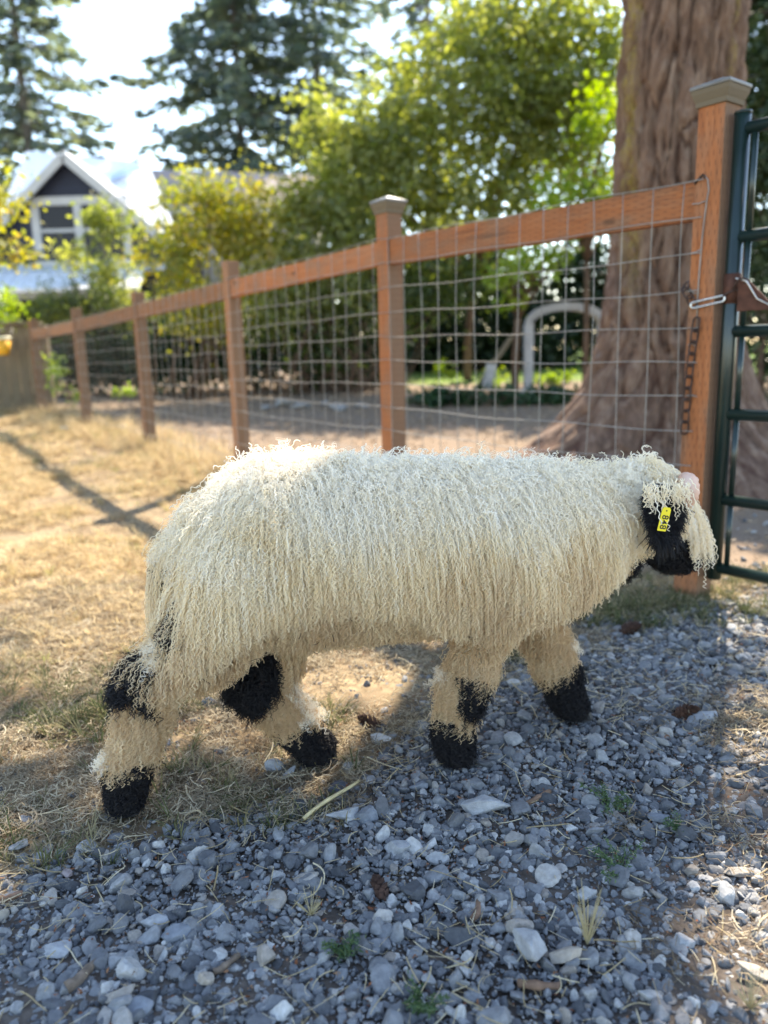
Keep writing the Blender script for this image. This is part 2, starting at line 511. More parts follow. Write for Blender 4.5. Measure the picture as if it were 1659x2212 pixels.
# ------------------------------------------------------------------ tube gate
GO = P0 - FD * .084 + FN * .0
gate = empty('gate', (GO[0], GO[1], 0), 'dark green tubular steel farm gate beside the tall orange post', 'gate')
GD = -FD
GL = 2.3
zst = float(at(1620, 242, 2.75)[2])
def gp(t_, z, n_=0): q = GO + GD * t_ + FN * n_; return (q[0], q[1], z)
mb = MB().tube([gp(0, .09), gp(0, zst)], .0265, 20).build('stile', M_GATE, gate, True)
MB().tube([gp(0, zst - .001), gp(0, zst + .006)], [.0285, .0275], 20).build('stile_cap', M_GATE, gate, True)
BARZ = [float(at(1640, y, 2.68)[2]) for y in (264, 505, 714, 897, 1085, 1236)]
for z in BARZ:
    MB().tube([gp(.02, z), gp(GL, z)], .0205, 16).build('bar', M_GATE, gate, True)
MB().tube([gp(GL, .09), gp(GL, zst)], .0265, 16).build('stile', M_GATE, gate, True)
for t_ in (.047,):
    for z0, z1 in zip(BARZ[:-1], BARZ[1:]):
        MB().tube([gp(t_, z0 - .018), gp(t_, z1 + .018)], .010, 10).build('brace_rod', M_GATE, gate, True)
for t_ in (.95, 1.65):
    MB().beam(gp(t_, BARZ[-1] - .02, .024), gp(t_, BARZ[0] + .02, .024), GD, .04, .006).build('upright_strap', M_GATE, gate)
# latch: strap round the stile with a bent triangular keeper plate
zl0, zl1 = float(at(1590, 655, 2.74)[2]), float(at(1590, 590, 2.74)[2])
MB().tube([gp(0, zl0), gp(0, zl1)], .0282, 20).build('latch_strap', M_RUSTPLATE, gate, True)
zc = (zl0 + zl1) / 2
V = []
for n_ in (-.004, .004):
    V += [gp(.026, zl1 - .012, n_ + .012), gp(.062, zl1 - .022, n_ + .016), gp(.165, zl0 - .028, n_ + .01), gp(.03, zl0 - .028, n_ + .012)]
MB().add(V, [(0, 1, 2, 3), (7, 6, 5, 4), (0, 4, 5, 1), (1, 5, 6, 2), (2, 6, 7, 3), (3, 7, 4, 0)]).build('latch_plate', M_RUSTPLATE, gate, bevel=.001)
MB().tube([gp(.03, zl1 - .018, .034), gp(.062, zl1 - .03, .022), gp(.10, zl0 + .01, .018), gp(.165, zl0 - .026, .012)], .0032, 6).build('latch_edge', M_STEEL, gate, True)

# ------------------------------------------------------------------ chain
chain = empty('chain', tuple(onpost(1482, 930)), 'rusty link chain hanging down the gate post and looped to the gate', 'chain')
def link(c, d, side, L=.049, W=.025, r=.0035):
    d = np.array(d, float); d /= np.linalg.norm(d)
    a = np.array(side, float); a -= d * (a @ d); a /= np.linalg.norm(a)
    P = []
    h = L / 2 - W / 2
    for k in range(9):
        t_ = math.pi * k / 8; P.append(np.array(c) + d * (h + W / 2 * math.sin(t_)) + a * W / 2 * math.cos(t_))
    for k in range(9):
        t_ = math.pi * k / 8; P.append(np.array(c) - d * (h + W / 2 * math.sin(t_)) - a * W / 2 * math.cos(t_))
    return MB().tube(P, r, 8, False, True)
def run(pts, L=.049, up=None, out=FN):
    """chain links along a poly-line, every second one turned a quarter"""
    pts = [np.array(q) for q in pts]
    seg = [np.linalg.norm(b - a) for a, b in zip(pts[:-1], pts[1:])]
    tot = sum(seg); step = L - .0095; n = max(1, int(round(tot / step)))
    for k in range(n):
        s_ = (k + .5) / n * tot; i = 0
        while i < len(seg) - 1 and s_ > seg[i]: s_ -= seg[i]; i += 1
        d = (pts[i + 1] - pts[i]) / seg[i]
        c = pts[i] + d * s_
        sd = np.cross(d, out); sd /= np.linalg.norm(sd)
        sd = sd if k % 2 == 0 else np.array(out) * .75 + sd * .5
        link(c, d, sd, L).build('link', M_RUST, chain, True)
o_ = FN * .011
run([onpost(1509, 688) + o_, onpost(1497, 770) + o_, onpost(1489, 840) + o_, onpost(1482, 935) + o_])
run([onpost(1477, 612) - FN * .02, onpost(1484, 628) + o_, onpost(1503, 660) + o_])
kp = [onpost(1503, 660) + o_ * 1.4, onpost(1536, 651) + o_ * 1.6]
# corner of the post between its two seen faces
cr = P0 + FN * .05 - FD * .05
cpt = lambda x, y, e=.012: (lambda r: CAMP + r * (((cr - FD * e - CAMP) @ FD) / (r @ FD)))(pray(x, y))
kp2 = cpt(1562, 645, .022)
hook_dir = kp2 - kp[0]
m = link((kp[0] + kp2) / 2 + FN * .004, hook_dir, np.cross(hook_dir, FN), np.linalg.norm(hook_dir) + .014, .020, .0036)
m.build('snap_hook', M_STEEL, chain, True)
run([kp2, cpt(1585, 634, .05), np.array(gp(.055, zl1 - .02, .03))], out=-FD)
# ------------------------------------------------------------------ big fir with shading crown
TC = np.array([2.06, 5.65])
t = NT('fir_bark')
p = t.coord('Object')
n1 = t.noise(t.mapping(p, (7, 7, 2.2)), 2.2, 7, .65); n2 = t.noise(t.mapping(p, (1.2, 1.2, .7)), 2.0, 3)
n3 = t.noise(t.mapping(p, (30, 30, 6)), 3.0, 5, .6)
c = t.ramp(n1, [(.28, (.068, .042, .031)), (.5, (.165, .104, .075)), (.72, (.29, .21, .157))])
c = t.mix(t.ramp(n2, [(.45, (0,)), (.68, (.55,))]), c, (.165, .10, .065))
att_l = t.n('ShaderNodeAttribute', attribute_name='lichen').outputs['Fac']
lm = t.math('MULTIPLY', att_l, t.ramp(n3, [(.42, (0,)), (.6, (.8,))]))
fa = t.n('ShaderNodeAttribute', attribute_name='furrow').outputs['Fac']
c = t.mix(t.ramp(fa, [(.12, (.85,)), (.42, (0,))]), c, (.075, .038, .027))
c = t.mix(lm, c, (.27, .205, .045))
M_BARK = t.done(t.pbsdf(c, .92, .15, 0, t.bump(n1, .8, .02)))
NA, NZ = 260, 350
ang = np.linspace(0, 2 * np.pi, NA, endpoint=False)
zz = np.concatenate([np.linspace(-.25, 4.2, 290), np.linspace(4.3, 17, NZ - 290)])
A_, Z_ = np.meshgrid(ang, zz)
tilt = .0
flare = .66 * np.exp(-np.clip(Z_ - .02, -.3, None) / .42) * (1 + .30 * np.cos(A_ * 5 + .6) + .22 * np.cos(A_ * 3 + 2.2))
rad = .415 - .013 * Z_ + flare * .85 + .34 * np.exp(-np.clip(Z_, -.2, None) / .36) * np.clip(np.cos(A_ - 3.35), 0, 1) ** 2
rad = np.maximum(rad, .06)
ca, sa = np.cos(A_), np.sin(A_)
def bark_cells(u, v, nu, seed):
    """distance to the nearest plate border (0 at the furrow) on a grid of jittered plates; u wraps after nu plates"""
    J = np.random.default_rng(seed).random((nu, 400, 2)) * .9
    iu, iv = np.floor(u).astype(int), np.floor(v).astype(int)
    d1 = np.full(u.shape, 9.0); d2 = np.full(u.shape, 9.0)
    for a in (-1, 0, 1):
        for b in (-1, 0, 1):
            j = J[(iu + a) % nu, (iv + b) % 400]
            d = np.hypot(u - (iu + a + j[..., 0]), v - (iv + b + j[..., 1]))
            n1_ = np.minimum(d1, d); d2 = np.minimum(np.maximum(d1, d), d2); d1 = n1_
    return d2 - d1
wq = fbm(np.stack([ca * 2.2 + 5, sa * 2.2 + 5, Z_ * 1.3], -1), 3) - .5
wq2 = fbm(np.stack([ca * 6 + 25, sa * 6 + 5, Z_ * 3], -1), 2) - .5
c1 = bark_cells(A_ / (2 * np.pi) * 28 + wq * 3.0 + wq2 * 1.5, (Z_ + 1) / .60 + wq2 * 1.5, 28, 4)
c2 = bark_cells(A_ / (2 * np.pi) * 80 + wq * 5 + wq2 * 2.5, (Z_ + 1) / .20 + wq * 2, 90, 5)
furr = np.clip(c1 / .42, 0, 1) ** .7
rad = rad + (furr - .7) * .062 + (np.clip(c2 / .5, 0, 1) - .6) * .020 + (fbm(np.stack([ca * 22 + 30, sa * 22 + 30, Z_ * 14], -1), 2) - .5) * .02 + wq * .05
V = np.stack([TC[0] + rad * ca, TC[1] + rad * sa, Z_ + float(zg(*TC))], -1).reshape(-1, 3)
ii, jj = np.meshgrid(np.arange(NA), np.arange(NZ - 1)); i2 = (ii + 1) % NA
F = np.stack([jj * NA + ii, jj * NA + i2, (jj + 1) * NA + i2, (jj + 1) * NA + ii], -1).reshape(-1, 4)
big = empty('fir_tree', (TC[0], TC[1], float(zg(*TC))), 'huge fir with thick furrowed grey-brown bark and flared base, right behind the fence', 'tree')
me = np_mesh('trunk', V, F, True)
a0 = np.arctan2(-.93, -.36) % (2 * np.pi)
dA = (A_ - (a0 - .72) + np.pi) % (2 * np.pi) - np.pi
lich = np.clip(1.25 - np.abs(dA - .22 * np.sin(Z_ * 1.5 + .5)) / .20, 0, 1) * np.clip((Z_ - 1.0) / .7, 0, 1)
dB = (A_ - (a0 + .95) + np.pi) % (2 * np.pi) - np.pi
lich = np.maximum(lich, np.clip(1 - np.abs(dB) / .12, 0, 1) * np.clip((Z_ - 1.9) / .5, 0, 1) * .7)
at_ = me.attributes.new('lichen', 'FLOAT', 'POINT'); at_.data.foreach_set('value', lich.ravel().astype(np.float32))
at_ = me.attributes.new('furrow', 'FLOAT', 'POINT'); at_.data.foreach_set('value', furr.ravel().astype(np.float32))
obj('trunk', me, M_BARK, big)

def quads_mesh(name, C, D, Wd, L, W, mat, parent, rnd=None, fold=0.0, tip=.35):
    """many leaf-shaped pieces: centre C, length direction D, width direction Wd; 4-corner kite each"""
    n = len(C)
    L = np.broadcast_to(L, (n,))[:, None]; W = np.broadcast_to(W, (n,))[:, None]
    N_ = np.cross(D, Wd)
    a = C - D * L * .5; b = C + Wd * W * .5 + N_ * fold * W + D * L * (.5 - tip - .25); c_ = C + D * L * .5; d = C - Wd * W * .5 + N_ * fold * W + D * L * (.5 - tip - .25)
    V = np.stack([a, b, c_, d], 1).reshape(-1, 3)
    k = np.arange(n) * 4
    if fold: F = np.concatenate([np.stack([k, k + 1, k + 2], 1), np.stack([k, k + 2, k + 3], 1)])
    else: F = np.stack([k, k + 1, k + 2, k + 3], 1)
    me = np_mesh(name, V, F)
    r = rng.random(n) if rnd is None else rnd
    r = np.concatenate([r, r]) if fold else r
    at_ = me.attributes.new('rnd', 'FLOAT', 'FACE'); at_.data.foreach_set('value', r.astype(np.float32))
    return obj(name, me, mat, parent)

def unit(v): return v / (np.linalg.norm(v, axis=-1, keepdims=True) + 1e-9)
def rdir(n): return unit(rng.normal(size=(n, 3)))

M_FIRLEAF = leaf_mat('fir_needles', [(.018, .035, .018), (.035, .060, .024), (.055, .085, .03)], .2, .2)
M_CONIFER = leaf_mat('hazed_conifer_needles', [(.075, .105, .120), (.11, .145, .150), (.17, .195, .15)], .45, .2)  # pale and bluish: the haze of distance put into the needle colour

def lit_target(x, y):
    """where the photograph shows sun on the ground, so where the crown has gaps"""
    n = fbm(np.stack([x * 5, y * 5, x * 0 + 3], -1), 3) - .5
    lawn = (y > 2.42 + .5 * np.maximum(0, -(x + .8)) + n * .5) 
    right = (x > .76 + (y - 1.725) * .45 + n * .2) & (y < 1.97 + n * .3) & ((fbm(np.stack([(x * .45 - y * .9) * 6, (x * .9 + y * .45) * 2, x * 0 + 5], -1), 2) > .36) | (y < 1.2))
    right |= (x > 1.15) & (y > 2.55) & (y < 4)
    s = np.zeros_like(x, bool)
    for cx, cy, r in ((.93, 1.84, .13), (.87, 1.66, .12), (1.0, 1.95, .06), (-.93, 1.80, .13), (-.12, 1.60, .09), (-.23, 1.50, .055), (-.80, 1.25, .07), (-1.0, 2.2, .12), (-.78, 1.98, .07), (-1.15, 1.55, .10), (-.55, 1.42, .05), (-.62, 2.2, .06), (-.20, 1.33, .035),(.1, 1.95, .05)):
        s |= (x - cx) ** 2 + (y - cy) ** 2 < (r * (1 + n)) ** 2
    return lawn | right | s
# branches droop from the stem; sprays of needles hang along them
tm = MB(); SC = []; SD = []
for k in range(120):
    z = 4.4 + 11.5 * (k / 120) ** 1.15 + rng.normal() * .1
    az = rng.random() * 2 * np.pi
    if k % 4 == 3: az = rng.normal(.85, .4)
    elif k % 4: az = rng.normal(-2.2, .9) if k % 2 else rng.normal(2.3, 1.0)
    L = (2.6 + rng.random() * 1.4) * (1 - .045 * (z - 4.4))
    d = np.array([math.cos(az), math.sin(az), 0])
    s_ = np.linspace(0, 1, 8)
    P = np.array([TC[0], TC[1], z]) + d * (.3 + s_[:, None] * L) + np.array([0, 0, 1]) * (.25 * s_ - .95 * s_ ** 2)[:, None] * L * .35
    m = int(230 * L)
    u = rng.random(m) ** .8
    B = np.stack([np.interp(u, s_, P[:, i]) for i in range(3)], 1)
    sd = np.array([-d[1], d[0], 0])
    lat = rng.normal(0, .30 * L * .33, m) * (1.15 - u)
    B = B + sd * lat[:, None] + rng.normal(0, .07, (m, 3)) - np.array([0, 0, 1]) * (np.abs(lat) * .35)[:, None]
    Tt = P[2:] - SUN * ((P[2:, 2:3] - .2) / SUN[2])
    if (lit_target(Tt[:, 0], Tt[:, 1]) & (Tt[:, 0] > -3.5) & (Tt[:, 0] < 2.4) & (Tt[:, 1] > .5) & (Tt[:, 1] < 7)).mean() > .25: continue
    tm.tube(P, .035 * (1 - .85 * s_) + .006, 6)
    SC.append(B); SD.append(unit(sd * np.sign(lat)[:, None] * .8 + d * .6 + np.array([0, 0, -.3]) + rng.normal(0, .3, (m, 3))))
SC = np.concatenate(SC); SD = np.concatenate(SD)
h = SC[:, 2:3] - .02
T_ = SC - SUN * (h / SUN[2])
keep = ~(lit_target(T_[:, 0], T_[:, 1]) & (T_[:, 0] > -3.5) & (T_[:, 0] < 2.0) & (T_[:, 1] > .5) & (T_[:, 1] < 4.6))
rp = np.array([.17 * .974 - .225 * 1.607, .17 * .225 + .974 * 1.607])
Tz = SC - SUN * ((SC[:, 2:3] - .74) / SUN[2])
for (s0, l0, r) in ((.15, .02, .13), (.02, 0, .08), (.30, .05, .05), (.62, .05, .06), (1.05, .02, .05)):
    c0 = np.array([s0 * .974 - .225 * (1.607 + l0), s0 * .225 + .974 * (1.607 + l0)])
    keep &= ~((Tz[:, 0] - c0[0]) ** 2 + (Tz[:, 1] - c0[1]) ** 2 < r * r)
keep &= ~((SC[:, 1] > .5) & ((SC[:, 2] - CAM_H) / np.maximum(SC[:, 1], .5) < .47) & (np.abs(SC[:, 0]) / np.maximum(SC[:, 1], .5) < .62))
SC, SD = SC[keep], SD[keep]
quads_mesh('crown', SC, SD, unit(np.cross(SD, rdir(len(SC)))), rng.uniform(.10, .2, len(SC)), rng.uniform(.04, .075, len(SC)), M_FIRLEAF, big)
tm.build('limbs', M_BARK, big, True)

# ------------------------------------------------------------------ generic trees and shrubs
M_STEM = plain('brown_stem', (.13, .085, .06), .9, .1, 0, .4, 8)
M_STEMG = plain('grey_stem', (.14, .125, .11), .9, .1, 0, .4, 8)
def leafy(name, label, cat, base, blobs, n, size, mat, stem=M_STEM, stem_r=.05, group=None, up=.1, clump=.16, nstem=1, trunk_name='trunk'):
    """shrub or broad-leaved tree: blobs are (x, y, z, rx, ry, rz) volumes of leaf clumps carried by limbs"""
    bx, by = base; bz = float(zg(bx, by))
    root = empty(name, (bx, by, bz), label, cat, group)
    B = np.array(blobs, float)
    vol = B[:, 3] * B[:, 4] * B[:, 5]; vol /= vol.sum()
    nc = max(8, n // 26)
    which = rng.choice(len(B), nc, p=vol)
    d = rdir(nc) * (rng.random((nc, 1)) ** .45)
    CC = B[which, :3] + d * B[which, 3:6]
    CC[:, 2] = np.maximum(CC[:, 2], zg(CC[:, 0], CC[:, 1]) + .08)
    per = rng.integers(0, nc, n)
    C = CC[per] + rng.normal(0, clump, (n, 3)) * (.5 + rng.random((nc, 1))[per])
    out = unit(C - B[which, :3][per] + np.array([0, 0, up]))
    Nn = unit(out * .6 + rdir(n) * .9 + np.array([0, 0, .5]))
    D = unit(np.cross(Nn, rdir(n)) + np.array([0, 0, -.25]))
    Wd = unit(np.cross(Nn, D))
    base_r = rng.random(nc)[per]
    quads_mesh('crown', C, D, Wd, size * rng.uniform(.6, 1.3, n), size * rng.uniform(.45, .8, n), mat, root, np.clip(base_r * .6 + rng.random(n) * .4, 0, 1), .12)
    m = MB()
    cx = B[:, :3].mean(0)
    tops = CC[rng.choice(nc, min(nc, 16 if nstem == 1 else 22), replace=False)]
    if nstem == 1:
        fork = np.array([bx * .7 + cx[0] * .3, by * .7 + cx[1] * .3, bz + (B[:, 2].min() - bz) * .75 + .05])
        m.tube([(bx, by, bz - .1), (bx * .9 + fork[0] * .1, by, (bz + fork[2]) / 2), fork], [stem_r * 1.25, stem_r, stem_r * .85], 8)
        st = fork; r0 = stem_r * .6
    else: r0 = stem_r * .4
    for q in tops:
        s_ = st if nstem == 1 else np.array([bx + rng.normal() * .4, by + rng.normal() * .25, bz - .05])
        mid = (s_ + q) / 2 + rng.normal(0, .08, 3) + np.array([0, 0, .1])
        m.tube([s_, s_ * .6 + mid * .4, mid, q], [r0, r0 * .8, r0 * .55, r0 * .15], 5)
    m.build(trunk_name, stem, root, True)
    return root

def conifer(label, base, H, Rb, z0, mat=M_CONIFER, n_br=90, group=None, spray=.42, dens=26, trunk_r=.28, droop=.5, droopv=.1, shape=.8):
    bx, by = base; bz = float(zg(bx, by))
    root = empty('conifer_tree', (bx, by, bz), label, 'tree', group)
    m = MB(); s_ = np.linspace(0, 1, 10)
    m.tube([(bx, by, bz - .2 + (H + .2) * q) for q in s_], trunk_r * (1 - .92 * s_), 8)
    C = []; D = []
    for k in range(n_br):
        f = (k / n_br) ** .9
        z = bz + z0 + (H - z0) * f + rng.normal() * .1
        az = k * 2.4 + rng.normal() * .5
        L = (Rb * (1 - f) ** shape + .25) * rng.uniform(.55, 1.12)
        d = np.array([math.cos(az), math.sin(az), 0])
        dr = droop + rng.normal() * droopv
        P = np.array([bx, by, z]) + d * s_[:, None] * L + np.array([0, 0, 1]) * (.12 * s_ - dr * s_ ** 2 + .28 * s_ ** 4)[:, None] * L
        m.tube(P[::3], .05 * (1 - s_[::3]) + .008, 4)
        q = int(dens * L) + 6
        u = rng.random(q) ** .75
        B = np.stack([np.interp(u, s_, P[:, i]) for i in range(3)], 1)
        sd = np.array([-d[1], d[0], 0])
        lat = rng.normal(0, 1, q) * .20 * L * (1.1 - u)
        B = B + sd * lat[:, None] + rng.normal(0, .06, (q, 3)) - np.array([0, 0, 1]) * (np.abs(lat) * .3 + rng.random(q) * .15)[:, None]
        C.append(B); D.append(unit(sd * np.sign(lat)[:, None] * .7 + d * .8 + rng.normal(0, .35, (q, 3)) + np.array([0, 0, -.25])))
    C = np.concatenate(C); D = np.concatenate(D); n = len(C)
    quads_mesh('crown', C, D, unit(np.cross(D, rdir(n))), spray * rng.uniform(.6, 1.3, n), spray * rng.uniform(.25, .5, n), mat, root)
    m.build('trunk', M_STEMG, root, True)
    return root

M_LEAF_GREEN = leaf_mat('green_leaves', [(.095, .125, .040), (.16, .19, .058), (.25, .265, .085), (.34, .335, .13)], .58)
M_LEAF_DARK = leaf_mat('dark_hedge_leaves', [(.010, .026, .012), (.018, .040, .016), (.035, .060, .02)], .22)
M_LEAF_YEL = leaf_mat('yellow_green_leaves', [(.10, .14, .028), (.19, .21, .04), (.28, .26, .05), (.34, .24, .06)], .55)
M_LEAF_LIME = leaf_mat('lime_leaves', [(.12, .20, .02), (.20, .28, .03), (.26, .32, .04)], .5)
M_LEAF_OLIVE = leaf_mat('olive_leaves', [(.05, .075, .025), (.09, .12, .04), (.14, .16, .06)], .45)
# ------------------------------------------------------------------ house with white metal roofs
M_NAVY = plain('navy_siding', (.022, .026, .045), .6, .3, 0, .12, 3)
M_TRIM = plain('grey_white_trim', (.42, .42, .41), .6, .3, 0, .08, 4)
M_ROOF = plain('white_metal_roof', (.78, .79, .80), .35, .5, 0, .04, 2)
M_GLASS = NT('dark_window_glass'); M_GLASS = M_GLASS.done(M_GLASS.pbsdf((.02, .02, .025), .25, .15))
M_PORCH_SHADE = plain('porch_shade_dark', (.03, .026, .022), .9, .1)  # shade under the porch roof put into the colour
M_SHINGLE = plain('brown_shingles', (.30, .25, .235), .9, .2, 0, .3, 30)
M_BEIGE = plain('beige_siding', (.42, .37, .31), .8, .2, 0, .1, 4)
HY = 20.0
def hp(x, y, Y=HY): return at(x, y, Y)
pk = hp(146, 340); eR = hp(326, 490)
sl = (pk[2] - eR[2]) / (eR[0] - pk[0]); hx = pk[0]
gz = float(zg(0, HY))
house = empty('house', (hx, HY, gz), 'navy house with white metal roofs and a white trimmed gable window beyond the shrubs', 'house')
half = 2.35
wb = hp(200, 572)[2]
# gable wall in lapped boards
m = MB(); z = wb; bh = .16
while z < pk[2] - .1:
    wdt = min(half - .12, (pk[2] - z - .06) / sl)
    w2 = max(.02, min(half - .12, (pk[2] - z - bh - .06) / sl))
    V = [(hx - wdt, HY - .02, z), (hx + wdt, HY - .02, z), (hx + w2, HY, z + bh), (hx - w2, HY, z + bh), (hx - wdt, HY + .12, z), (hx + wdt, HY + .12, z), (hx + w2, HY + .12, z + bh), (hx - w2, HY + .12, z + bh)]
    m.add(V, [(0, 1, 2, 3), (5, 4, 7, 6), (0, 4, 5, 1), (1, 5, 6, 2), (2, 6, 7, 3), (3, 7, 4, 0)])
    z += bh - .003
m.build('gable_wall', M_NAVY, house)
def slab(name, quad, th, mat, parent, ribs=0, ribm=None):
    q = np.array(quad, float); n = np.cross(q[1] - q[0], q[3] - q[0]); n /= np.linalg.norm(n)
    if n[2] < 0: n = -n
    V = np.concatenate([q, q - n * th])
    m = MB().add(V, [(0, 1, 2, 3), (7, 6, 5, 4), (0, 4, 5, 1), (1, 5, 6, 2), (2, 6, 7, 3), (3, 7, 4, 0)])
    o = m.build(name, mat, parent)
    if ribs:
        r = MB()
        for k in range(1, ribs):
            f = k / ribs
            r.beam(q[0] * (1 - f) + q[1] * f + n * .012, q[3] * (1 - f) + q[2] * f + n * .012, n, .03, .03)
        s = r.build('roof_seam', mat, o); s['kind'] = 'stuff'
    return o
ov = .30; by = HY + 3.4
for sg in (-1, 1):
    slab('gable_roof', [(hx, HY - ov, pk[2] + .10), (hx, by, pk[2] + .10), (hx + sg * half * 1.02, by, pk[2] + .10 - sl * half * 1.02), (hx + sg * half * 1.02, HY - ov, pk[2] + .10 - sl * half * 1.02)], .07, M_ROOF, house, 8)
    d = np.array([sg * half * 1.02, 0, -sl * half * 1.02])
    MB().beam((hx + sg * .015, HY - ov - .025, pk[2] - .06), (hx + d[0], HY - ov - .025, pk[2] - .06 + d[2]), (0, 0, 1), .20, .045).build('barge_board', M_TRIM, house)
# window: two sashes under one head
wl, wr = hp(76, 450)[0], hp(272, 450)[0]
wt, wbm = hp(170, 436)[2], hp(170, 562)[2]
win = MB()
win.box(((wl + wr) / 2, HY - .05, wt + .02), (wr - wl + .14, .07, .20))
win.box(((wl + wr) / 2, HY - .055, wbm - .06), (wr - wl + .16, .09, .10))
xs = [wl, (wl + wr) / 2 - .06, wr]
for x in xs: win.box((x, HY - .046, (wt + wbm) / 2), (.20, .06, wt - wbm - .15))
wo_ = win.build('window', M_TRIM, house, bevel=.005)
for x0, x1 in zip(xs[:-1], xs[1:]):
    zc = (wt + wbm) / 2
    MB().box(((x0 + x1) / 2, HY - .025, zc), (x1 - x0 - .19, .01, wt - wbm - .15)).build('pane', M_GLASS, wo_)
    MB().box(((x0 + x1) / 2, HY - .036, zc + .02), (x1 - x0 - .2, .02, .075)).build('sash_rail', M_TRIM, wo_)
MB().box((hx, HY - .03, wb - .06), (2 * half, .08, .22)).build('belt_board', plain('blue_grey_trim', (.30, .35, .42), .6), house)
# main roof behind, ridge across
r0, r1 = hp(58, 326, 23.2), hp(318, 352, 23.2)
e0, e1 = hp(20, 520, 20.6), hp(372, 478, 20.6)
slab('main_roof', [r0, r1, e1, (r0[0], 20.6, e1[2])], .08, M_ROOF, house, 14)
slab('main_roof', [(r0[0], 23.2, r0[2]), (r1[0], 23.2, r1[2]), (r1[0] + .2, 26.4, e1[2]), (r0[0], 26.4, e1[2])], .08, M_ROOF, house)
slab('sky_reflection', [hp(236, 384, 22.2) + [0, 0, .06], hp(300, 360, 22.6) + [0, 0, .06], hp(306, 367, 22.3) + [0, 0, .06], hp(238, 393, 21.9) + [0, 0, .06]], .03, plain('sky_reflection_blue', (.30, .42, .62), .5, .3), house)  # blue slab: skylight reflected by the roof, put in as colour
MB().box(((r0[0] + e1[0]) / 2, 23.5, (gz + e1[2]) / 2), (e1[0] - r0[0] - .5, 5.0, e1[2] - gz - .1)).build('wall', M_NAVY, house)
MB().box((hx, HY + 1.5, (gz + wb) / 2), (2 * half - .4, 2.6, wb - gz - .01)).build('lower_wall', M_NAVY, house)
# left wing with its own bright roof
slab('wing_roof', [hp(-160, 360, 21.5), hp(-6, 395, 21.5), hp(14, 425, 20.4), hp(-160, 440, 20.4)], .07, M_ROOF, house)
MB().box((hx - 3.6, 22, (gz + wb + .5) / 2), (2.6, 3.0, wb + .5 - gz)).build('wing_wall', M_NAVY, house)
# porch: low white roof, back coloured dark for its shade, posts
pt0, pt1 = hp(-120, 584, 19.3), hp(296, 578, 19.3)
pb0, pb1 = hp(-120, 626, 17.8), hp(300, 622, 17.8)
pz = (pt0[2] + pt1[2]) / 2; pbz = (pb0[2] + pb1[2]) / 2
slab('porch_roof', [(pt0[0], HY - .1, pz), (pt1[0], HY - .1, pz), (pb1[0], 17.8, pbz), (pb0[0], 17.8, pbz)], .06, M_ROOF, house, 16)
MB().beam((pb0[0], 17.83, pbz - .14), (pb1[0], 17.83, pbz - .14), (0, 0, 1), .16, .06).build('porch_beam', plain('grey_brown_beam', (.26, .22, .19), .8), house)
for x in (pb0[0] + 1.2,):
    MB().beam((x, 17.95, gz - .1), (x, 17.95, pbz - .1), (1, 0, 0), .12, .12).build('porch_post', M_TRIM, house)
MB().box(((pb0[0] + pb1[0]) / 2, HY - .2, (gz + pbz) / 2), (pb1[0] - pb0[0] - .4, .2, pbz - gz)).build('porch_back', M_PORCH_SHADE, house)

# neighbour's roof showing over the shrubs
ng0, ng1 = at(325, 366, 27), at(700, 352, 27)
nb = empty('house', (ng1[0], 28, float(zg(0, 28))), 'second house with brown shingle roof, half hidden by the yellow shrub', 'house')
q0, q1 = at(300, 452, 24.6), at(700, 440, 24.6)
slab('roof', [(ng0[0], 27, ng0[2]), (ng1[0], 27, ng0[2] - .3), (q1[0], 24.6, q0[2]), (q0[0], 24.6, q0[2])], .12, M_SHINGLE, nb)
slab('roof', [(ng0[0], 27, ng0[2]), (ng1[0], 27, ng0[2] - .3), (q1[0], 29.4, q0[2]), (q0[0], 29.4, q0[2])], .12, M_SHINGLE, nb)
MB().box(((q0[0] + q1[0]) / 2, 27, (.5 + q0[2]) / 2), (q1[0] - q0[0] - .6, 4.2, q0[2] - .5)).build('wall', M_BEIGE, nb)
MB().beam((q0[0], 24.57, q0[2] - .1), (q1[0], 24.57, q0[2] - .1), (0, 0, 1), .18, .05).build('fascia', M_TRIM, nb)

# ------------------------------------------------------------------ tall board fence at the far left
bfce = empty('board_fence', (-4.4, 10.25, .28), 'weathered grey-brown board fence with capped top, far end of the lawn', 'fence')
x = -4.42; k = 0
while x > -8.6:
    w_ = .138
    zt = 1.36 + .01 * rng.normal() + (-x - 4.4) * .012
    MB().beam((x - w_ / 2, 10.30 + rng.normal() * .004, .05), (x - w_ / 2, 10.30 + rng.normal() * .004, zt), (1, 0, 0), w_, .02).build('board', M_OLDWOOD, bfce, bevel=.003)
    x -= w_ + .008; k += 1
MB().beam((-4.36, 10.285, 1.405), (-8.7, 10.285, 1.46), (0, 1, 0), .13, .036).build('top_cap', M_OLDWOOD, bfce, bevel=.003)
for z in (.48, 1.2): MB().beam((-4.36, 10.335, z), (-8.7, 10.335, z + .04), (0, 0, 1), .09, .04).build('rail', M_OLDWOOD, bfce)
for x in (-4.34, -6.3, -8.3): MB().beam((x, 10.30, -.1), (x, 10.30, 1.385), (1, 0, 0), .09, .09).build('post', M_OLDWOOD, bfce, bevel=.004)

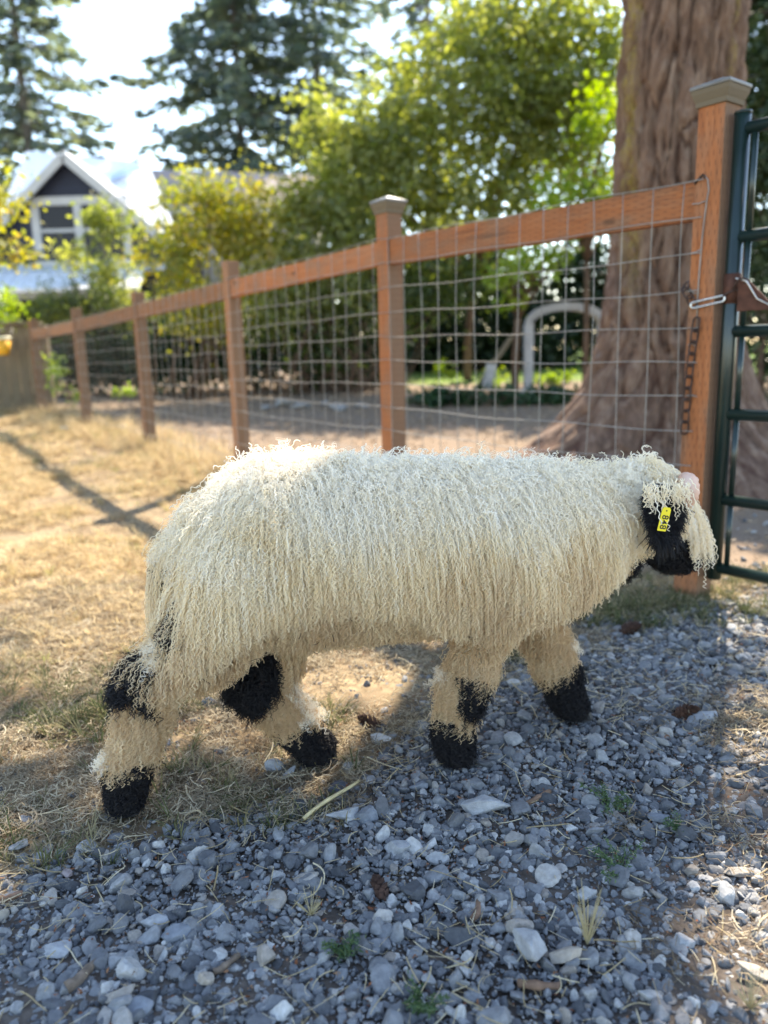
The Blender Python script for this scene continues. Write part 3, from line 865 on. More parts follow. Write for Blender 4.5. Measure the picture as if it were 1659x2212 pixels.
# yellow bucket hung at the board fence
bc = at(2, 746, 9.9)
def lathe(mb, prof, c, n=28):
    V = []; F = []
    for r, z in prof:
        for k in range(n):
            a = 2 * math.pi * k / n; V.append((c[0] + r * math.cos(a), c[1] + r * math.sin(a), c[2] + z))
    for i in range(len(prof) - 1):
        for k in range(n):
            k2 = (k + 1) % n; F.append((i * n + k, i * n + k2, i * n + n + k2, i * n + n + k))
    return mb.add(V, F)
bk = empty('bucket', tuple(bc), 'small yellow-orange bucket with a pale rim against the weathered board fence', 'bucket')
lathe(MB(), [(.001, -.12), (.085, -.12), (.118, .065), (.112, .065), (.08, -.112), (.001, -.112)], bc).build('body', plain('yellow_plastic', (.80, .42, .04), .5), bk, True)
lathe(MB(), [(.110, .064), (.124, .064), (.126, .105), (.112, .105), (.110, .064)], bc).build('rim', plain('pale_rim', (.72, .66, .45), .5), bk, True)
MB().tube([(bc[0] - .12, bc[1], bc[2] + .09), (bc[0] - .07, bc[1] + .2, bc[2] + .2), (bc[0], 10.27, bc[2] + .25), (bc[0] + .07, bc[1] + .2, bc[2] + .2), (bc[0] + .12, bc[1], bc[2] + .09)], .004, 6).build('handle', M_WIRE, bk, True)

# ------------------------------------------------------------------ white garden arch and leaning board
M_ARCH = plain('chalky_white_arch', (.42, .41, .41), .7, .3, 0, .12, 5)
AY = 11.0
al = at(1142, 705, AY); ar_x = at(1300, 700, AY)[0]; ab = float(zg(2.3, AY))
arch = empty('garden_arch', (al[0], AY, ab), 'pale grey-white round-topped garden arch standing beyond the wire fence', 'arch')
xc = (al[0] + ar_x) / 2; rw = (ar_x - al[0]) / 2; hpk = at(1216, 662, AY)[2] - al[2]
pts = [(xc - rw * math.cos(a), AY, al[2] + hpk * math.sin(a) ** .85) for a in np.linspace(0, math.pi, 25)]
m = MB()
for a, b in zip(pts[:-1], pts[1:]): m.beam(a, np.array(b) + (np.array(b) - np.array(a)) * .12, (0, 1, 0), .14, .105)
m.build('arch_top', M_ARCH, arch)
for x in (al[0], ar_x): MB().beam((x, AY, ab - .1), (x, AY, al[2] + .02), (0, 1, 0), .13, .12).build('leg', M_ARCH, arch, bevel=.006)
for x in (al[0], ar_x): MB().box((x, AY, ab + .03), (.22, .2, .1)).build('foot', M_ARCH, arch, bevel=.008)
bd = empty('board', tuple(at(1035, 838, 10.6)), 'grey weathered board leaning toward the small brown-stemmed tree', 'board')
a, b = at(1028, 842, 10.6), at(1104, 728, 10.75)
MB().beam(a, b, (0, 1, 0), .15, .05).build('plank', M_OLDWOOD, bd, bevel=.004)
a2, b2 = at(1052, 840, 10.5), at(1062, 786, 10.5)
MB().beam(a2, b2, (1, 0, 0), .13, .05).build('plank', plain('pale_grey_board', (.34, .33, .32), .8), bd, bevel=.004)

# edging rocks along the bed
def rock_mesh(name, seed, sub=3, sharp=14, flat=.7):
    r = np.random.default_rng(seed)
    import bmesh
    bm = bmesh.new(); bmesh.ops.create_icosphere(bm, subdivisions=sub, radius=1)
    V = np.array([v.co for v in bm.verts]); F = np.array([[v.index for v in f.verts] for f in bm.faces]); bm.free()
    V = unit(V)
    n = unit(r.normal(size=(sharp, 3))); dd = r.uniform(.62, 1.0, sharp)
    q = np.maximum(V @ n.T, 1e-3) / dd
    rad = 1 / (np.sum(q ** 34, 1) ** (1 / 34) + 1e-6)
    rad = np.minimum(rad, 1.35) * (1 + (fbm(V * 2.2 + seed, 3) - .5) * .11)
    V = V * rad[:, None] * np.array([r.uniform(.85, 1.35), r.uniform(.7, 1.0), r.uniform(.5, .85) * flat / .7])
    return np_mesh(name, V / np.abs(V).max(), F, False)
M_ROCK = plain('pale_garden_rock', (.25, .24, .225), .9, .2, 0, .35, 6)
spots = [(575, 884, .11), (612, 878, .16), (652, 882, .13), (700, 876, .10), (728, 886, .14), (780, 880, .09)]
txt = ['nearest the second plain post', 'largest of the row', 'right beside the largest', 'small one amid the row', 'second from the capped post', 'closest to the capped post']
for k, (x, y, s_) in enumerate(spots):
    p = ground_at(x, y)
    o = obj('garden_rock', rock_mesh('garden_rock', 50 + k), M_ROCK)
    o.scale = (s_ * 1.3, s_, s_ * .8); o.rotation_euler = (0, 0, rng.random() * 6); o.location = (p[0], p[1], p[2] + s_ * .25)
    tag(o, 'pale edging rock by the dark hedge, ' + txt[k], 'rock', 'edging rocks along the hedge')

# ------------------------------------------------------------------ trees and shrubs, far to near
def blob(x, y, Y, rx, ry, rz): p = at(x, y, Y); return (p[0], p[1], p[2], rx, ry, rz)
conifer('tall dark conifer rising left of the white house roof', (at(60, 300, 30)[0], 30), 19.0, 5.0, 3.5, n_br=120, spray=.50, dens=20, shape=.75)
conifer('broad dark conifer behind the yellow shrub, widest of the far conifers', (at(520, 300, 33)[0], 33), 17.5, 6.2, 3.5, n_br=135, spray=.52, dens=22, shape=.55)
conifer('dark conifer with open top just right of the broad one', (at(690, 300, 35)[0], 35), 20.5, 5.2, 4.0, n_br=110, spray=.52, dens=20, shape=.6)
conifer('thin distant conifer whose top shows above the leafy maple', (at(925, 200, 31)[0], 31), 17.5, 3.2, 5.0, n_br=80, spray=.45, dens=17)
conifer('dark conifer behind the huge trunk, right of the gate post', (5.75, 10.6), 9.0, 2.6, 2.0, M_FIRLEAF, n_br=120, spray=.26, dens=75, shape=.5)

leafy('maple_tree', 'big sunlit green maple filling the view behind the middle of the wire fence', 'tree', (at(1010, 800, 13.5)[0], 13.5),
      [blob(1000, 210, 13.0, 1.7, 1.2, .95), blob(1180, 330, 13.2, 1.3, 1.2, 1.1), blob(830, 350, 13, 1.3, 1.1, .95), blob(1120, 110, 13.4, 1.5, 1.1, .7), blob(730, 300, 12.6, .65, .6, .45), blob(1260, 190, 13.2, .9, .9, .95), blob(960, 430, 12.8, 1.6, 1.2, .6), blob(1220, 30, 13.6, .9, .9, .6), blob(1290, 90, 13.4, .6, .7, .8), blob(1060, 20, 13.8, .9, .9, .5), blob(680, 250, 12.8, .4, .5, .3), blob(950, 560, 12.4, .9, .6, .35), blob(1090, 500, 12.6, 1.0, .6, .4), blob(1210, 250, 12.8, .9, .7, .8)],
      24000, .125, M_LEAF_GREEN, M_STEM, .06, clump=.17)
leafy('maple_branch_tree', 'light lime-green leafy tree between the maple and the huge trunk', 'tree', (at(1265, 800, 10.6)[0], 10.6),
      [blob(1270, 420, 10.4, .55, .5, .35), blob(1300, 260, 10.6, .35, .4, .4), blob(1215, 470, 10.3, .42, .4, .22)], 1500, .10, M_LEAF_LIME, M_STEM, .04, clump=.12)
leafy('young_tree', 'young tree with slim brown trunk and bright lime leaves in front of the white arch', 'tree', (at(1112, 840, 10.8)[0], 10.8),
      [blob(1130, 575, 10.4, .42, .4, .20), blob(1215, 560, 10.3, .36, .3, .18), blob(1105, 640, 10.5, .22, .25, .22), blob(1085, 595, 10.4, .25, .2, .15)], 620, .095, M_LEAF_LIME, M_STEM, .052, clump=.09)
leafy('serviceberry_shrub', 'yellowing shrub with orange-tinged tips in front of the house roof', 'shrub', (at(440, 760, 11.6)[0], 11.6),
      [blob(430, 470, 11.5, .75, .6, .55), blob(520, 470, 11.8, .6, .6, .5), blob(380, 560, 11.5, .55, .6, .45), blob(560, 560, 11.6, .6, .6, .5), blob(640, 430, 12.0, .55, .5, .42), blob(450, 660, 11.4, .8, .6, .45)],
      8200, .085, M_LEAF_YEL, M_STEM, .04, clump=.13, nstem=5, trunk_name='stems')
leafy('green_shrub', 'bright green spreading shrub between the yellowing shrub and the maple', 'shrub', (at(700, 800, 11.9)[0], 11.9),
      [blob(720, 430, 12.0, .8, .6, .6), blob(660, 540, 11.8, .8, .6, .5), blob(790, 330, 12.3, .6, .6, .5), blob(780, 520, 11.9, .7, .6, .5), blob(600, 640, 11.6, .6, .5, .4), blob(710, 640, 11.8, .8, .6, .4)],
      8200, .095, M_LEAF_GREEN, M_STEM, .045, clump=.14, nstem=4, trunk_name='stems')
leafy('pear_tree', 'slender green fruit tree in front of the gable window', 'tree', (at(245, 800, 13.2)[0], 13.2),
      [blob(235, 480, 13, .36, .4, .42), blob(240, 590, 13, .42, .4, .38), blob(200, 470, 13.1, .2, .2, .2), blob(150, 560, 13, .42, .3, .22), blob(265, 670, 12.8, .5, .4, .35)], 2100, .10, M_LEAF_GREEN, M_STEMG, .05, clump=.11)
leafy('olive_bush', 'rounded olive-green bush below the porch roof', 'bush', (at(150, 760, 12.4)[0], 12.4),
      [blob(135, 670, 12.2, .55, .5, .38), blob(200, 640, 12.4, .4, .4, .3)], 3000, .055, M_LEAF_OLIVE, M_STEM, .03, clump=.10, nstem=4, trunk_name='stems')
leafy('lime_shrub', 'vivid lime-yellow shrub hanging over the weathered board fence', 'shrub', (at(-60, 760, 10.9)[0], 10.9),
      [blob(8, 670, 10.6, .26, .25, .22), blob(-60, 650, 10.8, .4, .3, .35), blob(46, 700, 10.4, .16, .15, .08)], 1300, .085, M_LEAF_LIME, M_STEM, .03, clump=.09, nstem=4, trunk_name='stems')
leafy('hazel_tree', 'tree with yellow-green drooping branches at the left edge before the house', 'tree', (at(-160, 800, 9.3)[0], 9.3),
      [blob(20, 440, 9.0, .38, .3, .13), blob(85, 452, 9.0, .26, .2, .06), blob(15, 545, 9.0, .30, .25, .16), blob(-80, 430, 9.2, .6, .5, .6), blob(5, 380, 9.0, .2, .2, .1)], 1500, .085, M_LEAF_YEL, M_STEM, .07, clump=.085)
leafy('weed', 'tall yellow-green weed growing by the fourth fence post', 'weed', tuple(ground_at(118, 880)[:2]),
      [blob(122, 800, 9.6, .12, .1, .25), blob(150, 860, 9.4, .1, .1, .1)], 260, .055, M_LEAF_LIME, M_STEM, .012, clump=.05, nstem=5, trunk_name='stems')
leafy('weed', 'small lime weed at the foot of the third fence post', 'weed', tuple(ground_at(275, 900)[:2]),
      [blob(268, 848, 8.4, .12, .1, .035)], 60, .06, M_LEAF_LIME, M_STEM, .01, clump=.03, nstem=4, trunk_name='stems')
leafy('understory_shrub', 'loose mid-green undergrowth hanging behind the upper wires of the two nearest bays', 'shrub', (at(760, 830, 12.1)[0], 12.1),
      [blob(650, 640, 12.0, .7, .5, .35), blob(760, 660, 12.1, .7, .5, .4), blob(900, 640, 12.2, .8, .5, .35), blob(1010, 610, 12.3, .6, .5, .3), blob(560, 700, 11.9, .5, .5, .35), blob(700, 760, 12.0, .7, .4, .3)], 4200, .095, leaf_mat('understory_leaves', [(.03, .055, .018), (.06, .09, .025), (.12, .15, .04)], .45), M_STEM, .03, clump=.15, nstem=5, trunk_name='stems')
# dark hedge mass and understory beyond the wire
leafy('hedge', 'dark dense hedge behind the wire mesh bays left of the capped middle post', 'hedge', (at(640, 860, 12.6)[0], 12.6),
      [blob(560, 740, 12.7, .7, .5, .6), blob(660, 750, 12.8, .8, .5, .7), blob(770, 740, 12.9, .8, .5, .8), blob(470, 770, 12.6, .8, .5, .5), blob(350, 790, 12.6, .8, .4, .4), blob(250, 770, 12.5, .8, .4, .5), blob(420, 730, 12.6, .8, .4, .5), blob(180, 800, 12.4, .6, .4, .4)], 12000, .11, M_LEAF_DARK, M_STEM, .04, clump=.16, nstem=6, trunk_name='stems')
leafy('hedge', 'dark tall hedge behind the white garden arch', 'hedge', (at(1040, 840, 16.5)[0], 16.5),
      [blob(900, 690, 16.2, 1.1, .6, 1.3), blob(1050, 680, 16.6, 1.2, .6, 1.3), blob(1200, 660, 16.8, 1.3, .6, 1.4), blob(1330, 650, 16.8, 1.2, .6, 1.5), blob(1010, 590, 16.8, 1.2, .6, 1.0), blob(840, 600, 15.5, 1.0, .6, 1.0), blob(900, 775, 16.0, 1.3, .5, .5), blob(1050, 770, 16.2, 1.3, .5, .5), blob(1210, 765, 16.2, 1.3, .5, .5)], 21000, .16, M_LEAF_DARK, M_STEM, .07, clump=.22, nstem=6, trunk_name='stems')
leafy('laurel_shrub', 'dark leafy shrub with scattered pale leaves behind the gate bars', 'shrub', (at(1690, 800, 8.6)[0], 8.6),
      [blob(1680, 560, 8.6, .55, .6, .9), blob(1640, 330, 9.2, .35, .5, .8), blob(1700, 780, 8.8, .5, .5, .35), blob(1660, 120, 9.6, .4, .5, .6)], 5200, .085, leaf_mat('laurel_leaves', [(.012, .028, .012), (.03, .055, .02), (.12, .15, .08)], .3), M_STEM, .05, clump=.13, nstem=5, trunk_name='stems')
leafy('groundcover_plant', 'low bright lime plants on the sunlit grass behind the white arch', 'plant', (at(1180, 838, 12.3)[0], 12.3),
      [blob(1200, 822, 12.3, .42, .2, .10), blob(1075, 815, 12.0, .16, .2, .16), blob(960, 800, 11.8, .2, .2, .14)], 500, .08, M_LEAF_LIME, M_STEM, .01, clump=.06, nstem=4, trunk_name='stems')
leafy('shade_grass', 'strip of grass coloured dark for the shade at the foot of the white arch', 'plant', (at(1060, 872, 9.6)[0], 9.6),
      [blob(960, 868, 9.8, .5, .25, .07), blob(1090, 866, 9.8, .55, .25, .08), blob(1200, 862, 9.8, .4, .25, .07)], 1500, .10, leaf_mat('shade_grass_leaves', [(.012, .040, .012), (.025, .07, .02)], .3), M_STEM, .008, clump=.06, nstem=6, trunk_name='stems')  # grass lying in shadow: the shade is put into the leaf colour
# planting that closes the view to either side of the picture
leafy('hedge', 'mixed green hedge running on past the far side of the house', 'hedge', (-15.0, 17.0),
      [(-13 - 2.2 * k, 16.5 + .5 * (k % 2), 1.6 + .5 * (k % 3), 1.5, 1.0, 1.3) for k in range(7)], 7000, .2, M_LEAF_OLIVE, M_STEM, .08, clump=.3, nstem=6, trunk_name='stems')
leafy('hedge', 'dark mixed hedge across the yard beyond the gate', 'hedge', (10.5, 14.0),
      [(6.6 + 1.9 * k, 13.6 + .6 * (k % 2), 1.3 + .4 * (k % 3), 1.3, .9, 1.2) for k in range(8)], 8000, .18, M_LEAF_DARK, M_STEM, .08, clump=.28, nstem=6, trunk_name='stems')
conifer('tall conifer standing well past the house', (-21.0, 30.0), 18.0, 4.6, 3.0, n_br=90, spray=.55, dens=16)
# ------------------------------------------------------------------ gravel drive
def stone_set(n, sub, seed): return [rock_mesh('stone_%d' % k, seed + k, sub, int(rng.integers(7, 14))) for k in range(n)]
GREYS = [(0, (.070, .072, .077)), (.18, (.118, .121, .127)), (.38, (.175, .178, .184)), (.56, (.24, .242, .245)), (.66, (.14, .142, .147)), (.76, (.34, .337, .33)), (.84, (.245, .21, .175)), (.92, (.47, .455, .43)), (1, (.12, .125, .135))]
M_STONE = inst_mat('gravel_stone', GREYS, .88, .22, 0, 2.2, .35, .30)
# the grain of the instanced stones runs in their own unit space
def spots_in(n, x0, x1, y0, y1):
    x = rng.uniform(x0, x1, n); y = rng.uniform(y0, y1, n)
    ok = np.abs(x) < .60 * y + .75
    return x[ok], y[ok]
def sun_patch(x, y): return np.exp(-(((x - 1.02) / .17) ** 2 + ((y - 1.76) / .20) ** 2)) + .5 * np.exp(-(((x - .75) / .18) ** 2 + ((y - 1.1) / .2) ** 2))  # straw thickened and stones thinned where sun falls, to brighten the patch
def gravel_layer(n, y0, y1, med, sig, lo, hi, edge):
    x, y = spots_in(n, -3.2, 3.2, y0, y1)
    d = gravel_d(x, y)
    pr = np.clip(.5 + d / .10, 0, 1) + edge * np.clip(1 + d / .8, 0, 1) * (d < 0.05)
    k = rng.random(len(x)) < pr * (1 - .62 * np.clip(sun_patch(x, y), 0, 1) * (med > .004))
    x, y = x[k], y[k]
    r = np.clip(med * np.exp(rng.normal(0, sig, len(x))), lo, hi)
    z = zg(x, y) + r * rng.uniform(-.15, .45, len(x)) + rng.uniform(0, .004, len(x))
    rot = np.stack([rng.normal(0, .45, len(x)), rng.normal(0, .45, len(x)), rng.uniform(0, 6.28, len(x))], 1)
    return np.stack([x, y, z], 1), rot, r * 1.15
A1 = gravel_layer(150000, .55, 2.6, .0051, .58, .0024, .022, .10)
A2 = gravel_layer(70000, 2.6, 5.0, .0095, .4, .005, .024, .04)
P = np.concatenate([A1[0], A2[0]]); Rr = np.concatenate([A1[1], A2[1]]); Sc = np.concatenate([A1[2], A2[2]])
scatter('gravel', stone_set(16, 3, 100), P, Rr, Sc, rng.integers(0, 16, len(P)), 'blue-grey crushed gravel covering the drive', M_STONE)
A3 = gravel_layer(110000, .55, 2.4, .0024, .35, .0012, .004, .5)
scatter('gravel_chips', stone_set(6, 1, 300), A3[0], A3[1], A3[2], rng.integers(0, 6, len(A3[0])), 'fine stone chips between the larger gravel', M_STONE)

# single stones that stand out, each where the photograph shows it
def stone_mat(name, c, var=.28):
    t = NT(name); p = t.coord('Object')
    n1 = t.noise(p, 1.6, 5, .6); n2 = t.noise(p, 14, 4, .6); n3 = t.noise(p, 40, 2)
    f = t.ramp(n1, [(.3, tuple(v * (1 - var) for v in c)), (.7, tuple(min(1, v * (1 + var)) for v in c))])
    f = t.mix(t.ramp(n3, [(.62, (0,)), (.72, (.5,))]), f, tuple(min(1, v * 1.7) for v in c))
    return t.done(t.pbsdf(f, .88, .22, 0, t.bump(n2, .35, .03)))
SB = stone_mat('blue_grey_stone', (.20, .215, .24)); SL = stone_mat('light_grey_stone', (.34, .345, .355)); ST_ = stone_mat('tan_stone', (.36, .315, .265))
SW = stone_mat('whitish_stone', (.50, .49, .47)); SD_ = stone_mat('dark_stone', (.10, .105, .12)); SP = stone_mat('pinkish_stone', (.33, .265, .25))
STONES = [(1044, 1741, 98, 72, SL, 'largest rounded pale grey stone lying just below the front hooves'), (1144, 2048, 52, 100, SL, 'tall narrow pale grey stone standing up beside a tan block'),
 (1221, 2068, 56, 66, ST_, 'blocky tan-grey stone next to the dry grass tuft'), (748, 1762, 74, 50, SL, 'pale pointed wedge stone under the thick straw stalk'), (795, 1764, 48, 44, SB, 'round slate-grey stone touching the pale pointed wedge'),
 (375, 2024, 58, 46, SB, 'smooth oval blue-grey stone among the front gravel at left'), (342, 1990, 54, 40, SL, 'flat light grey stone overlapping the smooth oval one'), (122, 2052, 64, 34, SL, 'long flat whitish-grey stone near the left edge'),
 (258, 2156, 52, 44, ST_, 'rounded beige-grey stone right of the rotten bark piece'), (292, 2180, 58, 38, SB, 'blue-grey slab in front of the rounded beige-grey stone'), (441, 2120, 34, 52, ST_, 'egg-shaped tan stone standing on end'),
 (614, 2182, 42, 62, SW, 'upright white and tan stone at the very front'), (729, 1700, 52, 30, SD_, 'dark humped stone where the straw meets the gravel'), (72, 1776, 44, 24, SB, 'flat blue-grey stone alone on the dry grass'),
 (145, 1888, 32, 32, SP, 'small pinkish stone at the edge of the dry grass'), (1424, 1771, 42, 40, SB, 'ball-like grey stone among the gravel at right'), (1592, 1886, 62, 42, ST_, 'big tan stone in the sun patch at right'),
 (1634, 2106, 66, 46, ST_, 'big pale stone in the sunlit front corner'), (862, 1832, 54, 52, SL, 'angular pale blue-grey stone in the middle of the drive'), (596, 1656, 44, 42, SL, 'pale grey stone beside the far hind hoof'),
 (818, 1598, 46, 32, SW, 'flat-topped whitish stone just below a fir cone'), (1516, 1554, 60, 32, SL, 'smooth sausage-shaped grey stone touching a fir cone'), (247, 1762, 30, 30, SD_, 'dark wedge stone under the near hind hoof'),
 (908, 1700, 44, 30, SB, 'blue-grey stone just below and left of the near front hoof'), (1478, 2040, 52, 44, SL, 'plump light grey stone on the sunlit edge')]
for k, (x, y, w_, h_, m_, lab) in enumerate(STONES):
    p = ground_at(x, y + h_ * .22)
    D_ = np.linalg.norm(p - CAMP); px = D_ / FPX
    o = obj('stone', rock_mesh('stone', 700 + k, 4, 16), m_)
    sx = w_ * px * .56; sz = h_ * px * .52
    o.scale = (sx, max(sx, sz) * .8, sz * 1.05); o.location = (p[0], p[1], p[2] + sz * .55)
    o.rotation_euler = (rng.normal() * .12, rng.normal() * .15, rng.normal() * .3)
    tag(o, lab, 'stone')

# ------------------------------------------------------------------ dry grass, straw, litter
def strip(V, F, path, w, flat=None):
    P = np.array(path); n = len(P)
    d = np.gradient(P, axis=0); s_ = np.cross(d, [0, 0, 1.0]); s_ += rng.normal(0, .25, 3) * np.linalg.norm(d[0]); s_ /= np.linalg.norm(s_, axis=1)[:, None] + 1e-9
    ww = w * np.concatenate([np.full(n - 1, 1.0), [.25]])[:, None] * .5
    b = len(V)
    for i in range(n): V.append(P[i] - s_[i] * ww[i]); V.append(P[i] + s_[i] * ww[i])
    for i in range(n - 1): F.append((b + 2 * i, b + 2 * i + 1, b + 2 * i + 3, b + 2 * i + 2))
def mat_proto(k, n=26):
    V = []; F = []
    for _ in range(n):
        c = np.array([rng.normal(0, .03), rng.normal(0, .03), rng.uniform(.001, .016)])
        a = rng.uniform(0, 6.28); L = rng.uniform(.015, .06); bend = rng.normal(0, .9)
        s_ = np.linspace(-.5, .5, 5)
        pth = [c + np.array([math.cos(a + bend * u) * L * u, math.sin(a + bend * u) * L * u, rng.normal(0, .002) + u * L * rng.normal(0, .12)]) for u in s_]
        strip(V, F, pth, rng.uniform(.0011, .0024))
    return np_mesh('straw_mat_%d' % k, V, np.array(F))
def tuft_proto(k, n=18, h=.05, spread=.5):
    V = []; F = []
    for _ in range(n):
        a = rng.uniform(0, 6.28); d = np.array([math.cos(a), math.sin(a), 0]); L = h * rng.uniform(.5, 1.25); le = spread * rng.uniform(.2, 1.3)
        c = d * rng.uniform(0, .018)
        pth = [c + d * L * le * u * u + np.array([0, 0, L * u * (1 - .3 * le * u)]) for u in np.linspace(0, 1, 5)]
        strip(V, F, pth, rng.uniform(.0014, .0028))
    return np_mesh('tuft_%d' % k, V, np.array(F))
STRAW = [(0, (.20, .15, .10)), (.25, (.31, .245, .165)), (.5, (.44, .365, .25)), (.72, (.60, .52, .38)), (.9, (.27, .20, .13)), (1, (.14, .10, .07))]
M_STRAW = inst_mat('dry_straw', STRAW, .7, .2, .35, 30, 0, .2)
M_GOLD = inst_mat('dry_lawn', [(0, (.30, .20, .11)), (.3, (.50, .38, .22)), (.65, (.70, .56, .35)), (.92, (.50, .38, .19)), (1, (.28, .29, .11))], .7, .2, .4, 30, 0, .2)
M_GRASS = inst_mat('green_grass', [(0, (.085, .105, .045)), (.4, (.13, .145, .065)), (.7, (.23, .21, .11)), (1, (.38, .32, .19))], .6, .3, .4, 30, 0, .2)

def lawn_w(x, y):
    g = gravel_d(x, y); b = behind_fence(x, y)
    return np.clip(.5 - g / .16, 0, 1) * (b < .25)
# close mat of cut, tangled dry grass
x, y = spots_in(30000, -3.2, 1.7, .6, 3.2)
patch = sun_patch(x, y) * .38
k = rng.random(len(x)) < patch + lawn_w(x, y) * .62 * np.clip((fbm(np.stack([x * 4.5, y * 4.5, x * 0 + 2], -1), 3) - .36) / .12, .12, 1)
x, y = x[k], y[k]
P = np.stack([x, y, zg(x, y) + rng.uniform(-.002, .006, len(x)) + .008 * (gravel_d(x, y) > .1)], 1)
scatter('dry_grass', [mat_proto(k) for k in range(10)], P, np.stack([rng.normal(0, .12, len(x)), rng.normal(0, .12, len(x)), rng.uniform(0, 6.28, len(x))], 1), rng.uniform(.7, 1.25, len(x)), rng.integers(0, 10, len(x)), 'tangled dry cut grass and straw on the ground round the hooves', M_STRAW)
# sunlit lawn
x = rng.uniform(-9.5, 2.4, 90000); y = rng.uniform(2.3, 11.5, 90000)
k = (np.abs(x) < .62 * y + .9) & (rng.random(len(x)) < lawn_w(x, y) * np.clip(5.5 / y, .35, 1) * np.clip((fbm(np.stack([x * 1.9, y * 1.9, x * 0 + 6], -1), 3) - .40) / .12, .10, 1)) & (behind_fence(x, y) < .12)
x, y = x[k], y[k]
sc_ = rng.uniform(.8, 1.5, len(x)) * (1 + .10 * (y - 2.3))
P = np.stack([x, y, zg(x, y) - .004], 1)
scatter('lawn', [tuft_proto(k, 16, .034, 1.15) for k in range(8)] + [mat_proto(k + 20, 22) for k in range(6)], P, np.stack([rng.normal(0, .15, len(x)), rng.normal(0, .15, len(x)), rng.uniform(0, 6.28, len(x))], 1), sc_, rng.integers(0, 14, len(x)), 'dry golden mown lawn lit by the sun', M_GOLD)
# longer dry grass along the fence foot
x0 = rng.uniform(.1, 5.1, 1400); off = rng.normal(0, .22, 1400)
x = PX[0][0] + FD[0] * SPAN * x0 + FN[0] * off; y = PX[0][1] + FD[1] * SPAN * x0 + FN[1] * off
k = x < .6; x, y = x[k], y[k]
P = np.stack([x, y, zg(x, y) - .005], 1)
scatter('tall_dry_grass', [tuft_proto(k, 16, .13, .7) for k in range(6)], P, np.stack([x * 0, x * 0, rng.uniform(0, 6.28, len(x))], 1), rng.uniform(.5, 1.5, len(x)), rng.integers(0, 6, len(x)), 'longer uncut dry grass along the foot of the wire fence', M_GOLD)
# green grass: patches in the shade, at the gate post, in the lawn
gp_ = []
for (px_, py_, n_, rx, ry) in ((1420, 1312, 230, .20, .10), (1340, 1335, 80, .10, .07), (1640, 1262, 60, .10, .08), (90, 1540, 90, .26, .17), (330, 1530, 40, .12, .06), (430, 1725, 12, .09, .06), (480, 1690, 14, .14, .08), (1110, 1415, 24, .04, .03),
                               (60, 945, 160, .35, .3), (240, 1470, 60, .22, .1), (180, 1560, 90, .10, .07), (690, 1560, 16, .05, .05), (30, 1830, 30, .1, .06), (600, 1770, 16, .07, .04), (1660, 1330, 30, .1, .05)):
    c0 = ground_at(px_, py_); gp_.append(np.stack([c0[0] + rng.normal(0, rx, n_), c0[1] + rng.normal(0, ry, n_)], 1))
g_ = np.concatenate(gp_)
P = np.stack([g_[:, 0], g_[:, 1], zg(g_[:, 0], g_[:, 1]) - .003], 1)
scatter('green_grass', [tuft_proto(k, 16, .048, .9) for k in range(8)], P, np.stack([rng.normal(0, .1, len(P)), rng.normal(0, .1, len(P)), rng.uniform(0, 6.28, len(P))], 1), rng.uniform(.6, 1.3, len(P)), rng.integers(0, 8, len(P)), 'patches of green grass blades growing through the dry lawn and by the gate post', M_GRASS)
# loose straws and litter on the gravel
def straw_proto(k):
    V = []; F = []
    L = rng.uniform(.6, 1.1); b1, b2 = rng.normal(0, .5), rng.normal(0, .35)
    s_ = np.linspace(-.5, .5, 7)
    kink = rng.normal(0, .7) if k % 2 else 0
    pth = [np.array([L * u, b1 * L * u * u + (kink * max(0, u - .1) * L), .02 + abs(b2) * L * (u * u) * .5]) for u in s_]
    w_ = rng.uniform(.018, .04)
    strip(V, F, pth, w_); strip(V, F, [q + np.array([0, 0, .012]) for q in pth], w_ * .7)
    return np_mesh('straw_%d' % k, V, np.array(F))
x, y = spots_in(24000, -2.4, 2.4, .6, 3.0)
gd = gravel_d(x, y)
k = (gd > -.25) & (rng.random(len(x)) < .30 + .6 * (fbm(np.stack([x * 3, y * 3, x * 0 + 7], -1), 2) > .53))
x, y = x[k], y[k]
P = np.stack([x, y, zg(x, y) + rng.uniform(.011, .022, len(x))], 1)
scatter('loose_straw', [straw_proto(k) for k in range(10)], P, np.stack([rng.normal(0, .22, len(x)), rng.normal(0, .22, len(x)), rng.uniform(0, 6.28, len(x))], 1), rng.uniform(.010, .06, len(x)) * (1 + .5 * (rng.random(len(x)) > .85)), rng.integers(0, 10, len(x)), 'loose pale straws strewn over the gravel', inst_mat('loose_straw', [(0, (.38, .29, .16)), (.5, (.54, .44, .27)), (1, (.64, .56, .40))], .6, .3, .2, 20, 0, .2))
def flake_proto(k):
    V = []; F = []
    for _ in range(3):
        c = rng.normal(0, .5, 3) * [1, 1, .25]; a = rng.normal(0, .5, 3) * [1, 1, .4]; b = rng.normal(0, .4, 3) * [1, 1, .4]; n0 = len(V)
        V += [c, c + a, c + a + b, c + b * .8]; F.append((n0, n0 + 1, n0 + 2, n0 + 3))
    return np_mesh('flake_%d' % k, V, np.array(F))
x, y = spots_in(9000, -2.6, 2.4, .6, 3.0)
k = rng.random(len(x)) < .7; x, y = x[k], y[k]
P = np.stack([x, y, zg(x, y) + rng.uniform(.006, .018, len(x))], 1)
scatter('bark_litter', [flake_proto(k) for k in range(8)], P, rng.uniform(0, 6.28, (len(x), 3)) * [.1, .1, 1], rng.uniform(.003, .0075, len(x)), rng.integers(0, 8, len(x)), 'reddish bits of bark and cone scale lying in the gravel', inst_mat('bark_bits', [(0, (.13, .05, .028)), (.5, (.24, .095, .045)), (1, (.28, .17, .10))], .9, .1, 0, 20, .2, .3))
